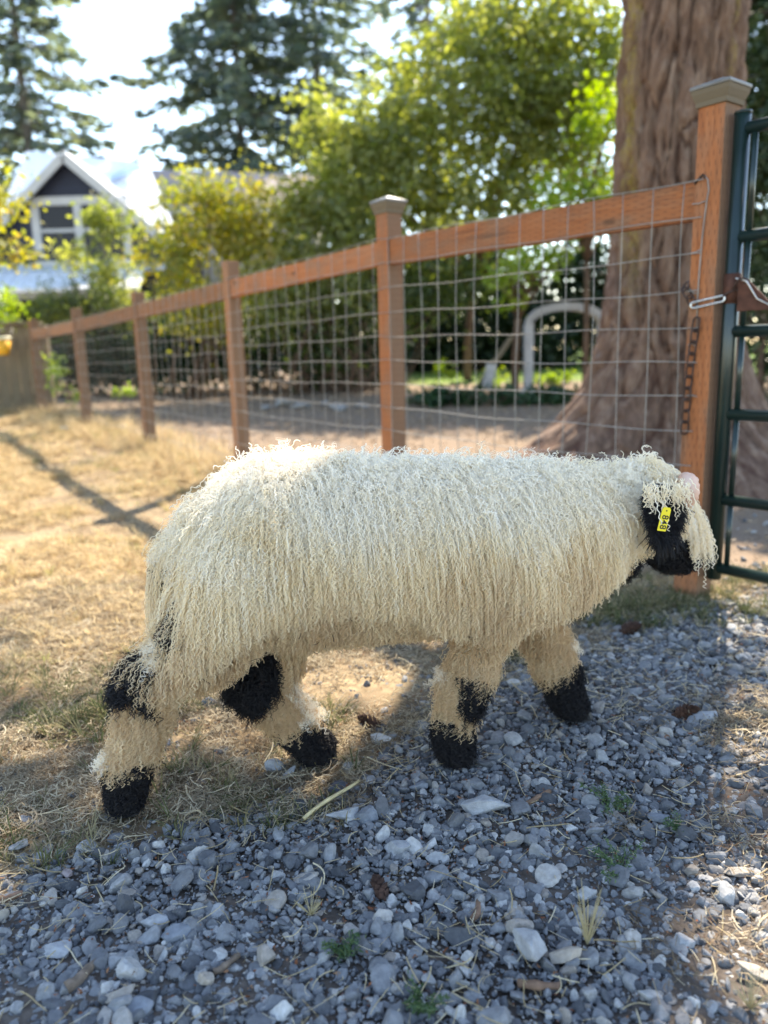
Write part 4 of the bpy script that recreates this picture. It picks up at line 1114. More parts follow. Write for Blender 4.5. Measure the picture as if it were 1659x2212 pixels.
# duff and leaf litter behind the fence
x = rng.uniform(-4, 6, 40000); y = rng.uniform(3, 11.5, 40000)
bfz = behind_fence(x, y); k = (bfz > .12) & (np.abs(x) < .6 * y + .6) & (rng.random(len(x)) < .5)
x, y = x[k], y[k]
P = np.stack([x, y, zg(x, y) + .004], 1)
scatter('leaf_litter', [flake_proto(k + 10) for k in range(6)] + [mat_proto(k + 40, 8) for k in range(3)], P, rng.uniform(0, 6.28, (len(x), 3)) * [.05, .05, 1], np.where(np.arange(len(x)) >= 0, rng.uniform(.010, .028, len(x)), 0), rng.integers(0, 6, len(x)), 'fallen leaves and needles on the bare earth behind the fence', inst_mat('litter_bits', [(0, (.17, .11, .07)), (.5, (.34, .25, .16)), (1, (.46, .37, .26))], .9, .1, 0, 20, .2, .3))

# ------------------------------------------------------------------ single finds on the ground
a, b = ground_at(656, 1784), ground_at(776, 1708)
st = MB(); s_ = np.linspace(0, 1, 8)
st.tube([a + (b - a) * u + np.array([0, 0, .016 + .012 * u + .004 * math.sin(u * 5)]) for u in s_], [.0042, .0044, .0042, .0044, .004, .0038, .0034, .0028], 8)
o = st.build('straw_stalk', plain('pale_straw', (.56, .46, .25), .55, .3, 0, .2, 40), None, True)
tag(o, 'thick pale straw stalk lying across the gravel edge below the sheep', 'straw stalk')
M_TWIG = plain('brown_twig', (.20, .125, .085), .9, .1, 0, .4, 40); M_BARKP = plain('rotten_bark', (.17, .13, .10), .95, .1, 0, .4, 60)
for (x0, y0, x1, y1, r, m_, lab) in ((1112, 1757, 1190, 1722, .0055, M_TWIG, 'short brown twig below the large rounded stone'), (1020, 2000, 1040, 1958, .006, M_TWIG, 'stubby orange-brown twig end in the middle of the gravel'),
        (1120, 2138, 1210, 2150, .007, M_TWIG, 'straight brown twig lying at the front of the gravel'), (145, 2150, 212, 2095, .009, M_BARKP, 'ragged piece of rotten bark near the front left'),
        (-6, 1958, 50, 1945, .007, M_TWIG, 'reddish stick at the left edge of the gravel'), (462, 2115, 520, 2080, .006, M_BARKP, 'grey-brown stick beside the egg-shaped tan stone')):
    a, b = ground_at(x0, y0), ground_at(x1, y1)
    m = MB(); s_ = np.linspace(0, 1, 9)
    sd = np.cross(b - a, [0, 0, 1.0]); sd /= np.linalg.norm(sd)
    m.tube([a + (b - a) * u + np.array([0, 0, .013 + rng.normal() * .0008]) + sd * .003 * math.sin(u * 5) for u in s_], r * (1 + rng.normal(0, .12, 9)) * np.linspace(1, .75, 9), 8)
    tag(m.build('twig', m_, None, True), lab, 'twig')
M_CONE = plain('dark_fir_cone', (.055, .030, .022), .8, .2, 0, .4, 50); M_CONE2 = plain('brown_fir_cone', (.06, .030, .020), .8, .2, 0, .4, 50)
for (x, y, Lp, azm, m_, lab) in ((800, 1574, 62, 2.5, M_CONE, 'dark fir cone with open scales on the straw between the legs'), (1477, 1553, 62, .2, M_CONE2, 'reddish-brown fir cone beside the smooth sausage-shaped stone'),
                         (822, 1936, 70, 1.9, M_CONE, 'almost black fir cone in the middle of the gravel'), (1358, 1372, 60, .4, M_CONE, 'dark fir cone near the grass by the gate post')):
    p = ground_at(x, y); L = Lp * np.linalg.norm(p - CAMP) / FPX * .88; Rm = L * .30
    c = empty('fir_cone', tuple(p), lab, 'fir cone', 'fir cones on the ground')
    ax = np.array([math.cos(azm), math.sin(azm), .12]); ax /= np.linalg.norm(ax)
    sv = np.cross(ax, [0, 0, 1]); sv /= np.linalg.norm(sv); tv = np.cross(sv, ax)
    c0 = p + np.array([0, 0, Rm * .9])
    MB().tube([c0 + ax * L * (u - .5) for u in np.linspace(0, 1, 7)], Rm * .36 * np.array([.3, .8, 1, 1, .85, .6, .2]), 8).build('core', m_, c, True)
    m = MB()
    for k in range(46):
        u = .04 + .92 * k / 45; a_ = k * 2.39996
        rr = Rm * (math.sin(math.pi * min(1, u * .9 + .12)) ** .7)
        rd = sv * math.cos(a_) + tv * math.sin(a_); tn = np.cross(ax, rd)
        base = c0 + ax * L * (u - .5) + rd * rr * .35; tip_ = c0 + ax * L * (u - .5 + .16) + rd * rr
        w_ = Rm * .36
        n_ = (tip_ - base) * .55
        m.add([base, base + n_ + tn * w_, tip_, base + n_ - tn * w_, base + n_ * 1.0 - ax * L * .012], [(0, 1, 4), (1, 2, 4), (2, 3, 4), (3, 0, 4), (0, 3, 2, 1)])
    m.build('scales', m_, c)['kind'] = 'stuff'
# weeds in the gravel
def weed(x, y, wpx, hpx, n, mat, lab, dry=False, name='weed'):
    p = ground_at(x, y); sc = np.linalg.norm(p - CAMP) / FPX
    r, h = wpx * sc / 2, hpx * sc
    root = empty(name, tuple(p), lab, 'weed')
    C = []; D = []; m = MB()
    for k in range(9 if not dry else 24):
        a = rng.uniform(0, 6.28); L = r * rng.uniform(.5, 1.1)
        d = np.array([math.cos(a), math.sin(a), 0])
        s_ = np.linspace(0, 1, 6)
        hh = h * rng.uniform(.5, 1.1)
        pth = p + d * (s_ * L)[:, None] + np.array([0, 0, 1]) * (hh * (s_ - .35 * s_ ** 2 * (0 if dry else 1)) + .008)[:, None]
        m.tube(pth, .0009 * (1 - .6 * s_), 4)
        q = n // 9
        if not dry:
            u = rng.random(q); B = np.stack([np.interp(u, s_, pth[:, i]) for i in range(3)], 1)
            C.append(B + rng.normal(0, .004, (q, 3))); D.append(unit(d * .6 + rng.normal(0, .6, (q, 3))))
    if C:
        C = np.concatenate(C); D = np.concatenate(D)
        quads_mesh('leaves', C, D, unit(np.cross(D, rdir(len(C)))), rng.uniform(.006, .014, len(C)), rng.uniform(.0016, .004, len(C)), mat, root)
    m.build('stems', M_DRYSTEM if dry else M_WEEDSTEM, root)
M_DRYSTEM = plain('dry_stem', (.36, .30, .17), .8); M_WEEDSTEM = plain('weed_stem', (.10, .15, .06), .8)
M_WEED = leaf_mat('weed_leaves', [(.035, .075, .032), (.06, .11, .045), (.11, .16, .07)], .3)
weed(1318, 1752, 130, 55, 420, M_WEED, 'feathery green weed under the near right gravel, topmost of the gravel weeds')
weed(1342, 1900, 120, 70, 420, M_WEED, 'sprawling feathery green weed behind the dry grass tuft')
weed(738, 2075, 74, 62, 320, M_WEED, 'small dense green weed in the front gravel, mid way along')
weed(905, 2192, 95, 60, 380, M_WEED, 'green weed at the very front edge of the gravel')
weed(1462, 1800, 60, 30, 150, M_WEED, 'tiny green weed at the border of the sun patch')
weed(1268, 2050, 70, 110, 0, M_WEED, 'dry upright grass tuft beside the blocky tan-grey stone', True, 'grass_tuft')
weed(672, 1985, 60, 40, 0, M_WEED, 'small dry grass tuft in the front gravel', True, 'grass_tuft')
weed(1620, 2190, 80, 60, 0, M_WEED, 'sunlit dry grass tuft in the front corner', True, 'grass_tuft')
# tufts of shed wool on the lawn
M_WOOLT = plain('shed_wool', (.72, .68, .6), 1, .05)
for (x, y, lab) in ((141, 934, 'white tuft of shed wool on the lawn near the fourth fence post'), (262, 930, 'smaller white tuft of shed wool beside the third fence post')):
    p = ground_at(x, y); m = MB()
    for k in range(26):
        d = rdir(1)[0] * [1, 1, .6]; s_ = np.linspace(0, 1, 6)
        m.tube([p + np.array([0, 0, .03]) + d * .05 * u + rng.normal(0, .012, 3) for u in s_], .009, 4)
    tag(m.build('wool_tuft', M_WOOLT, None, True), lab, 'wool tuft')
# ------------------------------------------------------------------ the sheep
SA = R_(13); L0 = 1.622
SU = np.array([math.cos(SA), math.sin(SA), 0]); SV = np.array([-math.sin(SA), math.cos(SA), 0])
def s2w(q):
    q = np.asarray(q, float)
    return q[..., 0:1] * SU + (L0 + q[..., 1:2]) * SV + (.010 + .953 * q[..., 2:3]) * np.array([0, 0, 1.0])
def sh(x, y, l=0.0):
    """sheep coordinates (along, across, up) of a photograph point at lateral distance l from its middle"""
    r = pray(x, y); t_ = (L0 + l - CAMP @ SV) / (r @ SV); p = CAMP + r * t_
    return np.array([p @ SU, l, (p[2] - .010) / .953])
# (end a, end b, radius a, radius b)
PR = [((.135, 0, .592), (.74, 0, .552), .145, .130), ((.12, 0, .525), (.74, 0, .51), .145, .132),          # trunk
      ((.13, 0, .505), (.66, 0, .49), .138, .128), ((.20, -.03, .52), (.60, -.03, .51), .145, .135), ((.20, .03, .52), (.60, .03, .51), .145, .135),
      ((.74, 0, .535), (.96, 0, .575), .128, .094), ((.76, 0, .475), (.95, 0, .535), .100, .080), ((.72, 0, .455), (.80, 0, .485), .105, .095),   # neck, brisket
      ((1.02, 0, .600), (1.115, 0, .472), .070, .046), ((1.01, 0, .535), (1.075, 0, .482), .066, .046), ((1.09, 0, .462), (1.12, 0, .45), .040, .034),   # head, cheek, muzzle
      ((.055, -.07, .50), (-.02, -.082, .385), .112, .066), ((-.02, -.082, .385), (-.150, -.062, .285), .060, .038),           # near hind: thigh, gaskin
      ((-.150, -.062, .285), (-.205, -.055, .10), .040, .032), ((-.205, -.055, .10), (-.215, -.055, .035), .032, .030),      # cannon, pastern
      ((.06, .085, .49), (.15, .08, .375), .115, .078), ((.15, .08, .375), (.075, .04, .235), .070, .042),                   # far hind
      ((.075, .04, .235), (.165, .036, .095), .040, .032), ((.165, .036, .095), (.205, .036, .035), .034, .034),
      ((.63, -.09, .50), (.580, -.082, .37), .100, .056), ((.580, -.082, .37), (.525, -.064, .195), .050, .032),             # near fore
      ((.525, -.064, .195), (.508, -.060, .08), .034, .030), ((.508, -.060, .08), (.515, -.06, .035), .031, .034),
      ((.73, .085, .48), (.770, .072, .345), .095, .052), ((.770, .072, .345), (.815, .066, .185), .048, .032),                # far fore
      ((.815, .066, .185), (.850, .066, .075), .034, .029), ((.850, .066, .075), (.872, .066, .035), .030, .032),
      ((-.01, 0, .60), (-.06, 0, .545), .045, .034), ((-.06, 0, .545), (-.065, 0, .42), .032, .022)]                      # tail
def sdf_raw(p):
    d = None; K = .045
    for i, (a, b, ra, rb) in enumerate(PR):
        a = np.array(a); b = np.array(b); ab = b - a
        h = np.clip(((p - a) @ ab) / (ab @ ab), 0, 1)
        q = np.linalg.norm(p - a - h[..., None] * ab, axis=-1) - (ra + (rb - ra) * h)
        if d is None: d = q
        else:
            k = K if i < 8 else .028
            e = np.clip(.5 + .5 * (d - q) / k, 0, 1)
            d = d * (1 - e) + q * e - k * e * (1 - e)
    return d
GS = .009
G0 = np.array([-.40, -.36, -.03]); GNn = (np.array([1.36, .36, .86]) - G0) / GS
GNn = GNn.astype(int) + 1
g3 = np.stack(np.meshgrid(*[G0[i] + GS * np.arange(GNn[i]) for i in range(3)], indexing='ij'), -1)
SDF = sdf_raw(g3.astype(np.float32))
GRD = np.stack(np.gradient(SDF, GS), -1)
def lookup(A, p):
    f = (p - G0) / GS; i = np.clip(np.floor(f).astype(int), 0, GNn - 2); f = np.clip(f - i, 0, 1)
    x, y, z = i[..., 0], i[..., 1], i[..., 2]; fx, fy, fz = f[..., 0], f[..., 1], f[..., 2]
    if A.ndim == 4: fx, fy, fz = fx[..., None], fy[..., None], fz[..., None]
    return (((A[x, y, z] * (1 - fx) + A[x + 1, y, z] * fx) * (1 - fy) + (A[x, y + 1, z] * (1 - fx) + A[x + 1, y + 1, z] * fx) * fy) * (1 - fz)
            + ((A[x, y, z + 1] * (1 - fx) + A[x + 1, y, z + 1] * fx) * (1 - fy) + (A[x, y + 1, z + 1] * (1 - fx) + A[x + 1, y + 1, z + 1] * fx) * fy) * fz)
def surface_net(D):
    n = np.array(D.shape); s_ = D < 0
    corners = [(a, b, c) for a in (0, 1) for b in (0, 1) for c in (0, 1)]
    m = [s_[a:n[0] - 1 + a, b:n[1] - 1 + b, c:n[2] - 1 + c] for a, b, c in corners]
    cnt = sum(x.astype(int) for x in m); act = (cnt > 0) & (cnt < 8)
    idx = np.full(act.shape, -1); cells = np.argwhere(act); idx[act] = np.arange(len(cells))
    acc = np.zeros((len(cells), 3)); w = np.zeros(len(cells))
    cv = {c: D[cells[:, 0] + c[0], cells[:, 1] + c[1], cells[:, 2] + c[2]] for c in corners}
    for c in corners:
        for ax in range(3):
            if c[ax]: continue
            e = list(c); e[ax] = 1; e = tuple(e)
            v0, v1 = cv[c], cv[e]; k = (v0 < 0) != (v1 < 0)
            t_ = np.where(k, v0 / (v0 - v1 + 1e-12), 0)
            pt_ = np.array(c, float)[None] + t_[:, None] * (np.array(e) - np.array(c))
            acc[k] += pt_[k]; w[k] += 1
    V = (cells + acc / w[:, None]) * GS + G0
    F = []
    for ax in range(3):
        a1, a2 = [(1, 2), (2, 0), (0, 1)][ax]
        sl0 = [slice(None)] * 3; sl1 = [slice(None)] * 3; sl0[ax] = slice(0, -1); sl1[ax] = slice(1, None)
        ch = s_[tuple(sl0)] != s_[tuple(sl1)]
        e = np.argwhere(ch); e = e[(e[:, a1] > 0) & (e[:, a2] > 0) & (e[:, a1] < n[a1] - 1) & (e[:, a2] < n[a2] - 1)]
        ins = s_[e[:, 0], e[:, 1], e[:, 2]]
        def cell(d1, d2):
            q = e.copy(); q[:, a1] += d1; q[:, a2] += d2; return idx[q[:, 0], q[:, 1], q[:, 2]]
        f = np.stack([cell(-1, -1), cell(0, -1), cell(0, 0), cell(-1, 0)], 1)
        f[~ins] = f[~ins][:, ::-1]
        F.append(f)
    return V, np.concatenate(F)
BV, BF = surface_net(SDF)
def black_at(q):
    """natural black markings: face, feet, hocks, knees, tail"""
    s_, l_, z_ = q[..., 0], q[..., 1], q[..., 2]
    n = (fbm(q * 26, 3) - .5) * .055
    b = (z_ < .120 + n) 
    b |= (s_ > .925 + n) & (z_ < .50 + n)
    b |= (s_ > .985 + n) & (z_ < .585 + n)
    b |= (s_ > 1.045 + n) & (z_ < .63)
    b |= (s_ < -.125 + n) & (z_ > .275 + n) & (z_ < .385) & (l_ < .03)                          # near hock
    b |= (s_ > .02) & (s_ < .125 + n) & (z_ > .150 + n) & (z_ < .36) & (l_ > -.045) & (l_ < .14) & (s_ - .03 < (z_ - .1) * .55 + n)  # far hock
    b |= (s_ > .517 + n) & (s_ < .62) & (z_ > .145 + n) & (z_ < .245 + n) & (l_ < 0)              # near knee
    b |= (s_ > .76) & (z_ < .150 + n + (s_ - .82) * .4) & (l_ > 0)                              # far fore shank
    b |= (s_ < -.062 + n) & (z_ > .40) & (z_ < .555 + n)                                         # tail
    return b
sc0 = s2w(np.array([.4, 0, 0])); sheep = empty('sheep', (sc0[0], sc0[1], 0), 'long-haired curly cream sheep with black face, ear and feet, standing on the gravel edge', 'sheep')
me = np_mesh('body', s2w(BV), BF, True)
a_ = me.attributes.new('blk', 'FLOAT', 'POINT'); a_.data.foreach_set('value', black_at(BV).astype(np.float32))
t = NT('sheep_skin')
f = t.n('ShaderNodeAttribute', attribute_name='blk').outputs['Fac']
body = obj('body', me, t.done(t.pbsdf(t.mix(f, (.46, .37, .26), (.008, .007, .009)), .9, .1)), sheep)

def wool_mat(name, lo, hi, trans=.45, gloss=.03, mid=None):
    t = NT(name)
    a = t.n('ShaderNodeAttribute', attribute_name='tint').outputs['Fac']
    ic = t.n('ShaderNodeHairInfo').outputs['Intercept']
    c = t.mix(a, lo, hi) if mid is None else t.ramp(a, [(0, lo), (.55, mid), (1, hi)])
    d = t.n('ShaderNodeBsdfDiffuse', {'Color': c}).outputs[0]
    tr = t.n('ShaderNodeBsdfTranslucent', {'Color': c}).outputs[0]
    m = t.n('ShaderNodeMixShader', {0: trans, 1: d, 2: tr}).outputs[0]
    g = t.n('ShaderNodeBsdfGlossy', {'Color': (1, 1, 1, 1), 'Roughness': .35}).outputs[0]
    return t.done(t.n('ShaderNodeMixShader', {0: gloss, 1: m, 2: g}).outputs[0])
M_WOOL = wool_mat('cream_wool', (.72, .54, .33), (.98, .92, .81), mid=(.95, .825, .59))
M_BLACK = wool_mat('black_wool', (.006, .0055, .008), (.016, .014, .016), .15, .03)

def sample_roots(V, F, n):
    A = V[F[:, 0]]; B = V[F[:, 1]]; C_ = V[F[:, 2]]; D_ = V[F[:, 3]]
    ar = np.linalg.norm(np.cross(B - A, C_ - A), axis=1) / 2 + np.linalg.norm(np.cross(C_ - A, D_ - A), axis=1) / 2
    k = rng.choice(len(F), n, p=ar / ar.sum()); u, v = rng.random(n)[:, None], rng.random(n)[:, None]
    return (A[k] * (1 - u) + B[k] * u) * (1 - v) + (D_[k] * (1 - u) + C_[k] * u) * v, ar.sum()

GV = np.array([0, 0, -1.0])
def grow(root, nrm, L, K, out=.7, down=.5, grav=.16, lift=.022, bias=None):
    """hanging guide path for each lock, kept clear of the body"""
    p = root - nrm * .002; n = len(p); step = (L / (K - 1))[:, None]
    d = unit(nrm * out + GV * down + rng.normal(0, .13, (n, 3)) + (0 if bias is None else bias))
    P = [p]; 
    for i in range(1, K):
        t_ = i / (K - 1)
        q = p + d * step
        sd = lookup(SDF, q); g = unit(lookup(GRD, q))
        c = lift * (.25 + .75 * min(1, t_ * 1.6)) if np.ndim(lift) == 0 else lift * (.25 + .75 * min(1, t_ * 1.6))
        push = np.clip((c - sd) / (step[:, 0] * 2.2), 0, 1.6)[:, None]
        d = unit(d * (1 - grav) + GV * grav + g * push * .5)
        p = p + d * step
        p[:, 2] = np.maximum(p[:, 2], .006 + .004 * t_)
        P.append(p)
    return np.stack(P, 1)

def locks(name, mat, root, L, K, sub, amp, lam, rl, r0, tint, path, parent, flat=.6):
    n = len(root)
    T = unit(np.gradient(path, axis=1))
    ref = unit(lookup(GRD, path)); e1 = unit(np.cross(T, ref)); e2 = np.cross(T, e1)
    tt = np.linspace(0, 1, K)[None, :]
    arc = tt * L[:, None]
    ph = rng.random((n, 1)) * 6.283
    lamv = (lam * np.exp(rng.normal(0, .28, n)))[:, None] * (1.15 - .35 * tt)
    phase = ph + 6.283 * np.cumsum(np.gradient(arc, axis=1) / lamv, axis=1)
    av = (amp * np.exp(rng.normal(0, .40, n)))[:, None] * np.clip(tt * 2.2, 0, 1) ** .8 * (.8 + .5 * tt)
    C = path + e1 * (av * np.cos(phase))[..., None] + e2 * (av * flat * np.sin(phase))[..., None]
    out = []
    for k in range(sub):
        a = rng.random((n, 1)) * 6.283; rr = rl * np.sqrt(rng.random((n, 1))) * (1 - .5 * tt) * (1 + .3 * np.sin(phase * .5 + k))
        fr = rng.normal(0, 1, (n, 3))[:, None, :] * (rl * .45 * tt ** 3)[..., None]
        out.append(C + e1 * (rr * np.cos(a))[..., None] + e2 * (rr * np.sin(a))[..., None] + fr)
    P = np.concatenate(out); N = len(P)
    hc = bpy.data.hair_curves.new(name)
    hc.add_curves([K] * N)
    W = s2w(P).astype(np.float32)
    hc.attributes['position'].data.foreach_set('vector', W.ravel())
    ra = hc.attributes.get('radius') or hc.attributes.new('radius', 'FLOAT', 'POINT')
    prof = (1 - .62 * tt ** 1.5) * np.exp(rng.normal(0, .2, (N, 1))) * r0
    ra.data.foreach_set('value', np.broadcast_to(prof, (N, K)).astype(np.float32).ravel())
    ta = hc.attributes.new('tint', 'FLOAT', 'CURVE')
    ta.data.foreach_set('value', np.clip(np.tile(tint, sub) + rng.normal(0, .07, N), 0, 1).astype(np.float32))
    return obj(name, hc, mat, parent)

QUAL = 1.0
E_C = sh(1434, 1108, -.155)                                            # near ear
def ear_zone(q, pad=0.0): return (np.abs(q[:, 0] - E_C[0]) < .05 + pad) & (np.abs(q[:, 2] - E_C[2]) < .07 + pad) & (q[:, 1] < -.03)
rt_, area = sample_roots(BV, BF, int(96000 * QUAL))
nr = unit(lookup(GRD, rt_))
blk = black_at(rt_)
far = nr[:, 1] > .25
keep = ~far | (rng.random(len(rt_)) < .42)
on_head = (rt_[:, 0] > 1.02) & (rt_[:, 2] > .60)
w = keep & ~blk & ~on_head & ~((rt_[:, 0] > 1.0) & (rt_[:, 2] < .62) & (rt_[:, 0] > 1.03)) & (rt_[:, 2] > .04)
R0 = rt_[w]; N0 = nr[w]
leg = R0[:, 2] < .30
legz = np.clip((R0[:, 2] - .10) / .25, 0, 1)
L = np.where(leg, .036 + .045 * legz, .092) * np.exp(rng.normal(0, .16, len(R0)))
belly = (N0[:, 2] < -.4) & (R0[:, 2] > .30)
L = np.where(belly, L * .38, L)
top = N0[:, 2] > .75
L = np.where(top, L * .75, L)
ez = ear_zone(R0, .035) & (R0[:, 2] > E_C[2] - .01); L = np.where(ez, np.minimum(L, .045), L)
L = np.where(ear_zone(R0, .0), .03, L)
th_ = np.clip((.05 - R0[:, 0]) / .12, 0, 1) * ((R0[:, 2] > .36) & (R0[:, 2] < .58)); L = L * (1 + .65 * th_)
lift = np.where(leg, .012, .021) * np.exp(rng.normal(0, .35, len(R0)))
lift = np.where(ear_zone(R0, .03), .010, lift)
# the fleece ends in an even hem along the flank
hem = .018 - .030 * np.clip((R0[:, 0] - .38) / .1, 0, 1) * np.clip((.86 - R0[:, 0]) / .1, 0, 1) + np.interp(R0[:, 0], [-.2, -.1, -.02, .04, .10, .25, .40, .48, .66, .80, .90, 1.0], [.21, .26, .335, .395, .43, .445, .415, .365, .370, .405, .445, .475]) + rng.normal(0, .012, len(R0))
near_body = ~belly & ((R0[:, 2] > .30) | ((R0[:, 2] > .25) & (R0[:, 0] > -.10) & (R0[:, 0] < .12)))
L = np.where(near_body, np.minimum(L, np.maximum(R0[:, 2] - hem + .015, .022)), L)
cheek = (R0[:, 0] > .90) & (R0[:, 2] < .57); L = np.where(cheek, np.minimum(L, .034), L)
K = 34
bias = np.zeros((len(R0), 3)); bias[:, 0] = (fbm(R0 * np.array([14, 14, 3]) + 4, 2) - .5) * 1.5 + np.where(R0[:, 0] < .0, -.12, .05) + np.where((R0[:, 0] < -.1) & leg, -.25, 0)
path = grow(R0, N0, L, K, out=.75, down=.55, grav=.15, lift=lift, bias=bias)
nz = fbm(R0 * 9, 3)
tint = .50 + .8 * (nz - .5) + .45 * np.clip((R0[:, 2] - .54) / .19, -1.1, 1) + rng.normal(0, .10, len(R0))  # tan dirt low down; whiter on top, sky light put into the colour
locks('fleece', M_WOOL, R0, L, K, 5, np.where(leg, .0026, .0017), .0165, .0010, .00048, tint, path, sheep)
# loose fuzz over the top line
ft = w & (nr[:, 2] > .35) & (rng.random(len(rt_)) < .5)
Rf = rt_[ft]; Nf = nr[ft]; Lf = .034 * np.exp(rng.normal(0, .25, len(Rf)))
pf = grow(Rf, Nf, Lf, 22, out=1.0, down=.05, grav=.07, lift=.018)
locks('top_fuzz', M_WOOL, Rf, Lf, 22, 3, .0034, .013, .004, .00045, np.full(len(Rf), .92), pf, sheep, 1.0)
hx_ = sh(1490, 1062, -.1)
# forelock over the face
hm = (rt_[:, 0] > .985) & (rt_[:, 2] > .575) & ((rt_[:, 0] - 1.0) + (rt_[:, 2] - .60) > .02)
Rh = np.repeat(rt_[hm], 3, 0); Nh = np.repeat(nr[hm], 3, 0)
Rh = Rh + rng.normal(0, .004, Rh.shape)
hz = ~((Rh[:, 1] < -.03) & (np.abs(Rh[:, 0] - hx_[0]) < .035) & (Rh[:, 2] > hx_[2] - .03)); Rh = Rh[hz]; Nh = Nh[hz]
Lh = np.where(Rh[:, 0] > 1.03, .122, .095) * np.exp(rng.normal(0, .18, len(Rh)))
Lh = np.where((Rh[:, 1] < -.03) & (Rh[:, 0] < 1.06), np.minimum(Lh, .075), Lh)
Lh = np.where((Rh[:, 1] < -.045) & (Rh[:, 0] < 1.02), .05, Lh)
bh = np.zeros((len(Rh), 3)); bh[:, 0] = 1.15
ph_ = grow(Rh, Nh, Lh, 40, out=.75, down=.1, grav=.125, lift=.022 * np.exp(rng.normal(0, .2, len(Rh))), bias=bh)
locks('forelock', M_WOOL, Rh, Lh, 40, 5, .0026, .020, .0020, .00050, .72 + rng.normal(0, .12, len(Rh)), ph_, sheep)
# black wool
wb_ = blk & (~far | (rng.random(len(rt_)) < .6))
Rb = np.repeat(rt_[wb_], 3, 0); Nb = np.repeat(nr[wb_], 3, 0); Rb = Rb + rng.normal(0, .003, Rb.shape)
face = (Rb[:, 0] > .95) & (Rb[:, 2] > .3)
foot = Rb[:, 2] < .12
hock = (Rb[:, 2] > .16) & (Rb[:, 2] < .36) & (Rb[:, 0] < .2)
Lb = np.where(face, .011, np.where(foot, .017, np.where(hock, .036, .03))) * np.exp(rng.normal(0, .25, len(Rb)))
bb = np.zeros((len(Rb), 3)); bb[:, 0] = np.where(foot, .15, np.where(Rb[:, 0] < -.05, -.4, 0))
pb = grow(Rb, Nb, Lb, 18, out=.9, down=.35, grav=.10, lift=np.where(face, .008, np.where(foot, .010, .020)) * np.exp(rng.normal(0, .3, len(Rb))), bias=bb)
locks('black_wool', M_BLACK, Rb, Lb, 18, 3, .0024, .013, .0018, .00055, rng.random(len(Rb)) * .6, pb, sheep)

# ears: cupped hanging flaps with short black wool
def ear(c, sgn, parent):
    n1, n2 = 36, 24
    th = np.linspace(0, 2 * np.pi, n1, endpoint=False); u = np.linspace(0, 1, n2)
    V = []
    for uu in u:
        wdt = .043 * (math.sin(math.pi * (uu * .80 + .14)) ** .65)
        for a in th:
            x = wdt * math.cos(a); y = .007 * math.sin(a) * (1 - .6 * uu) - sgn * .0
            V.append((c[0] + x + .006 * (uu - .5), c[1] + y + sgn * (.012 * (x / .045) ** 2 - .022 * (1 - uu) ** 2), c[2] + .062 - .122 * uu))
    F = []
    for i in range(n2 - 1):
        for k in range(n1):
            k2 = (k + 1) % n1; F.append((i * n1 + k, i * n1 + k2, (i + 1) * n1 + k2, (i + 1) * n1 + k))
    V = np.array(V); F = np.array(F)
    m = np_mesh('ear', s2w(V), [F, np.array([list(range(n1))[::-1]]), np.array([[(n2 - 1) * n1 + k for k in range(n1)]])], True)
    e = obj('ear', m, M_BLACKSKIN, parent)
    R1, _ = sample_roots(V, F, 5200)
    N1 = unit((R1 - np.array(c)) * np.array([.5, 12, .35]))
    L1 = np.where(R1[:, 2] < c[2] - .035, .026, .015) * np.exp(rng.normal(0, .3, len(R1)))
    K1 = 9; d = unit(N1 * .5 + GV * .7 + rng.normal(0, .45, N1.shape)); tt = np.linspace(0, 1, K1)[None, :, None]
    p = R1[:, None] + d[:, None] * tt * L1[:, None, None] + GV * (tt ** 2) * L1[:, None, None] * .35
    locks('ear_wool', M_BLACK, R1, L1, K1, 2, .0012, .010, .0012, .00045, rng.random(len(R1)) * .5, p, e)
    return e
M_BLACKSKIN = plain('black_skin', (.008, .007, .009), .8, .2)
near_ear = ear(E_C, -1, sheep)
near_ear['label'] = 'black hanging ear with the yellow number tag'
ear(np.array([E_C[0], .155, E_C[2]]), 1, sheep)

# locks of fleece that fall over the root of the ear
nt = 110
Rt = np.stack([E_C[0] + rng.uniform(-.06, .055, nt), -.158 - rng.uniform(0, .022, nt), E_C[2] + rng.uniform(.046, .082, nt)], 1)
Lt = .030 * np.exp(rng.normal(0, .5, nt)); Kt = 26
tt = np.linspace(0, 1, Kt)[None, :, None]
dt = unit(np.array([0, -.25, -.9]) + rng.normal(0, .3, (nt, 3)))
pt_ = Rt[:, None] + dt[:, None] * tt * Lt[:, None, None] * .6 + (GV + np.array([.25, 0, 0])) * (tt ** 1.5) * Lt[:, None, None] * .45
locks('fleece_fringe', M_WOOL, Rt, Lt, Kt, 5, .0026, .016, .0013, .00056, .75 + rng.normal(0, .1, nt), pt_, sheep)

# yellow ear tag with its number, read from the top down
tl = -.185
tc = sh(1434.5, 1121.5, tl); t_top = sh(1441, 1096, tl); t_bot = sh(1428, 1147, tl)
ty = unit(t_top - t_bot); tx = unit(np.cross(ty, np.array([0, 1.0, 0])) * -1)
if tx[0] < 0: tx = -tx
tn = np.array([0, -1.0, 0]); TLn = np.linalg.norm(t_top - t_bot); TW = TLn * .385
prof = [(-.5, -.46), (-.46, -.5), (.46, -.5), (.5, -.46), (.5, .40), (.36, .5), (-.36, .5), (-.5, .40)]
V = []
for z_ in (0, .0014): V += [tc + tx * a * TW + ty * b * TLn + tn * z_ for a, b in prof]
nP = len(prof)
m = MB().add(s2w(np.array(V)), [tuple(range(nP))[::-1], tuple(range(nP, 2 * nP))] + [(k, (k + 1) % nP, nP + (k + 1) % nP, nP + k) for k in range(nP)])
tagm = NT('yellow_tag'); tagm = tagm.done(tagm.pbsdf((.86, .70, .035), .45, .4))
tago = m.build('ear_tag', tagm, sheep, bevel=.0003)
M_INK = plain('black_ink', (.02, .02, .022), .6)
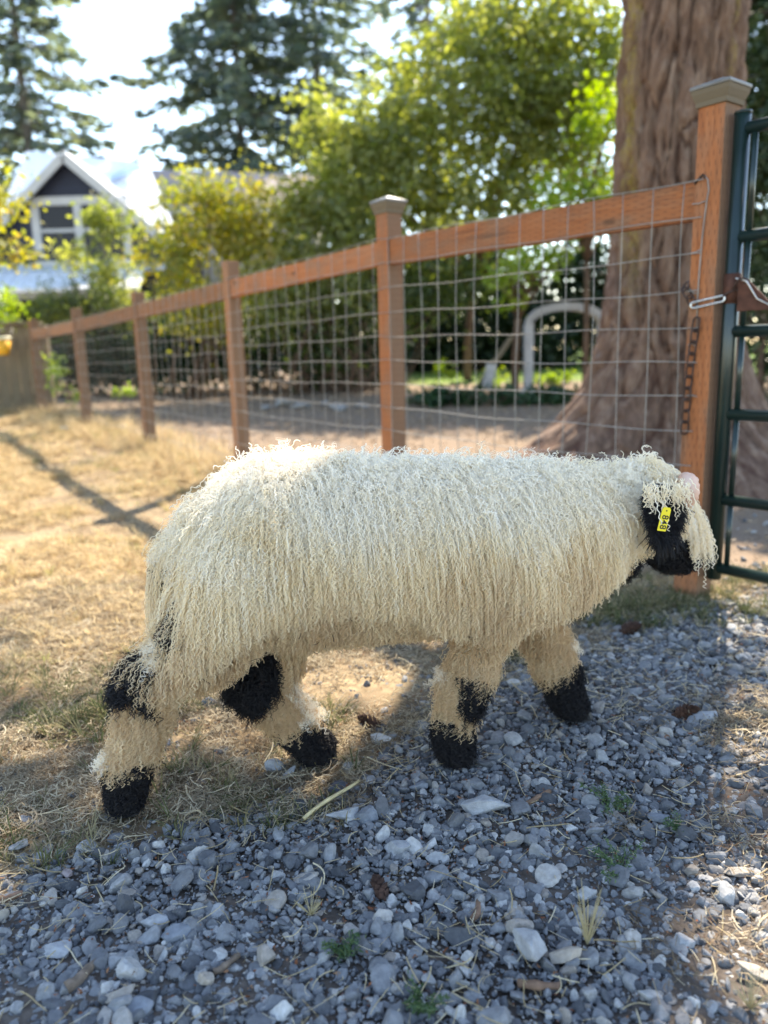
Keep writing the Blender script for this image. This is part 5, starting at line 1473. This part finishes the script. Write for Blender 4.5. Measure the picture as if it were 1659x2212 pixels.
fc = bpy.data.curves.new('tag_number', 'FONT'); fc.body = '848'; fc.size = TW * 1.02; fc.align_x = 'CENTER'; fc.align_y = 'CENTER'; fc.extrude = .0002; fc.offset = .00028; fc.space_character = 1.05
fo = bpy.data.objects.new('tag_number', fc); COL.objects.link(fo)
bpy.context.view_layer.update()
tm_ = bpy.data.meshes.new_from_object(fo.evaluated_get(bpy.context.evaluated_depsgraph_get()))
bpy.data.objects.remove(fo)
co = np.array([v.co for v in tm_.vertices])
cc = tc - ty * TLn * .12 + tn * .0018
Wt = s2w(cc + co[:, 0:1] * (-ty) + co[:, 1:2] * tx + co[:, 2:3] * tn)
for v, q in zip(tm_.vertices, Wt): v.co = q
obj('tag_number', tm_, M_INK, tago)
m = MB(); ctr = tc + ty * TLn * .36 + tn * .0017
ring = [ctr + (tx * math.cos(a) + ty * math.sin(a)) * .0017 for a in np.linspace(0, 6.283, 13)[:-1]]
m.add(s2w(np.array(ring + [q + tn * .0004 for q in ring])), [tuple(range(12, 24)), tuple(range(12))[::-1]] + [(k, (k + 1) % 12, 12 + (k + 1) % 12, 12 + k) for k in range(12)])
m.build('tag_pin', M_INK, tago)

# small pinkish horn stub
hn = [sh(1476, 1046, -.055), sh(1482, 1036, -.085), sh(1492, 1042, -.108), sh(1495, 1068, -.114), sh(1487, 1094, -.108)]
hq = np.array(hn); us = np.linspace(0, 4, 22)
hp_ = np.stack([np.interp(us, range(5), hq[:, i]) for i in range(3)], 1)
for _ in range(3): hp_[1:-1] = (hp_[:-2] + hp_[1:-1] * 2 + hp_[2:]) / 4
t = NT('pinkish_horn'); n_ = t.noise(t.coord(), 60, 5); n2_ = t.noise(t.coord(), 18, 3)
M_HORN = t.done(t.pbsdf(t.ramp(n2_, [(.35, (.66, .38, .26)), (.65, (.80, .56, .44))]), .6, .3, 0, t.bump(n_, .6, .003)))
for sg in (1, -1):
    q = hp_.copy(); q[:, 1] *= sg
    r_ = np.interp(us, [0, .8, 2, 3.2, 4], [.014, .0185, .0185, .016, .007]) * (1 + .08 * np.sin(us * 14))
    MB().tube(s2w(q), r_, 14).build('horn', M_HORN, sheep, True)
# eyes and hooves
for sg in (-1, 1):
    V = rdir(1); c = np.array([1.083, sg * .052, .552])
    m = MB(); lathe(m, [(.0001, -.010), (.006, -.008), (.010, 0), (.006, .008), (.0001, .010)], s2w(c), 14)
    m.build('eye', M_INK, sheep, True)
M_HOOF = plain('grey_black_hoof', (.035, .033, .032), .5, .4)
for (s_, l_, a) in ((-.222, -.055, .1), (.212, .036, .25), (.520, -.06, .1), (.880, .066, .3)):
    for k in (-1, 1):
        prof = [(.024, .0), (.023, .012), (.016, .042)]
        m = MB(); V = []; F = []
        for (r, z) in prof:
            for (x_, y_) in ((1.25, 0), (.7, .62), (-.6, .62), (-.9, 0), (-.6, -.62), (.7, -.62)):
                V.append((s_ + x_ * r + (.042 - z) * .35, l_ + k * .017 + y_ * r * .95, z + .001))
        for i in range(2):
            for j in range(6): F.append((i * 6 + j, i * 6 + (j + 1) % 6, i * 6 + 6 + (j + 1) % 6, i * 6 + 6 + j))
        F += [tuple(range(6))[::-1], tuple(range(12, 18))]
        m.add(s2w(np.array(V)), F).build('hoof', M_HOOF, sheep, bevel=.002)

# bits of chaff caught in the fleece
m = MB()
sel = np.flatnonzero((R0[:, 1] < -.08) & (R0[:, 2] > .36) & (R0[:, 0] < .9)); sel = rng.choice(sel, 46, replace=False)
for k in sel:
    q = R0[k] + N0[k] * .026 + np.array([0, 0, -.03]); d = rdir(1)[0] * [1, .15, 1] * rng.uniform(.003, .011)
    pw = s2w(np.stack([q - d, q + rng.normal(0, .001, 3), q + d])); m.tube(pw, rng.uniform(.0004, .0009), 4)
m.build('chaff', plain('chaff', (.09, .06, .04), .9), sheep)['kind'] = 'stuff'
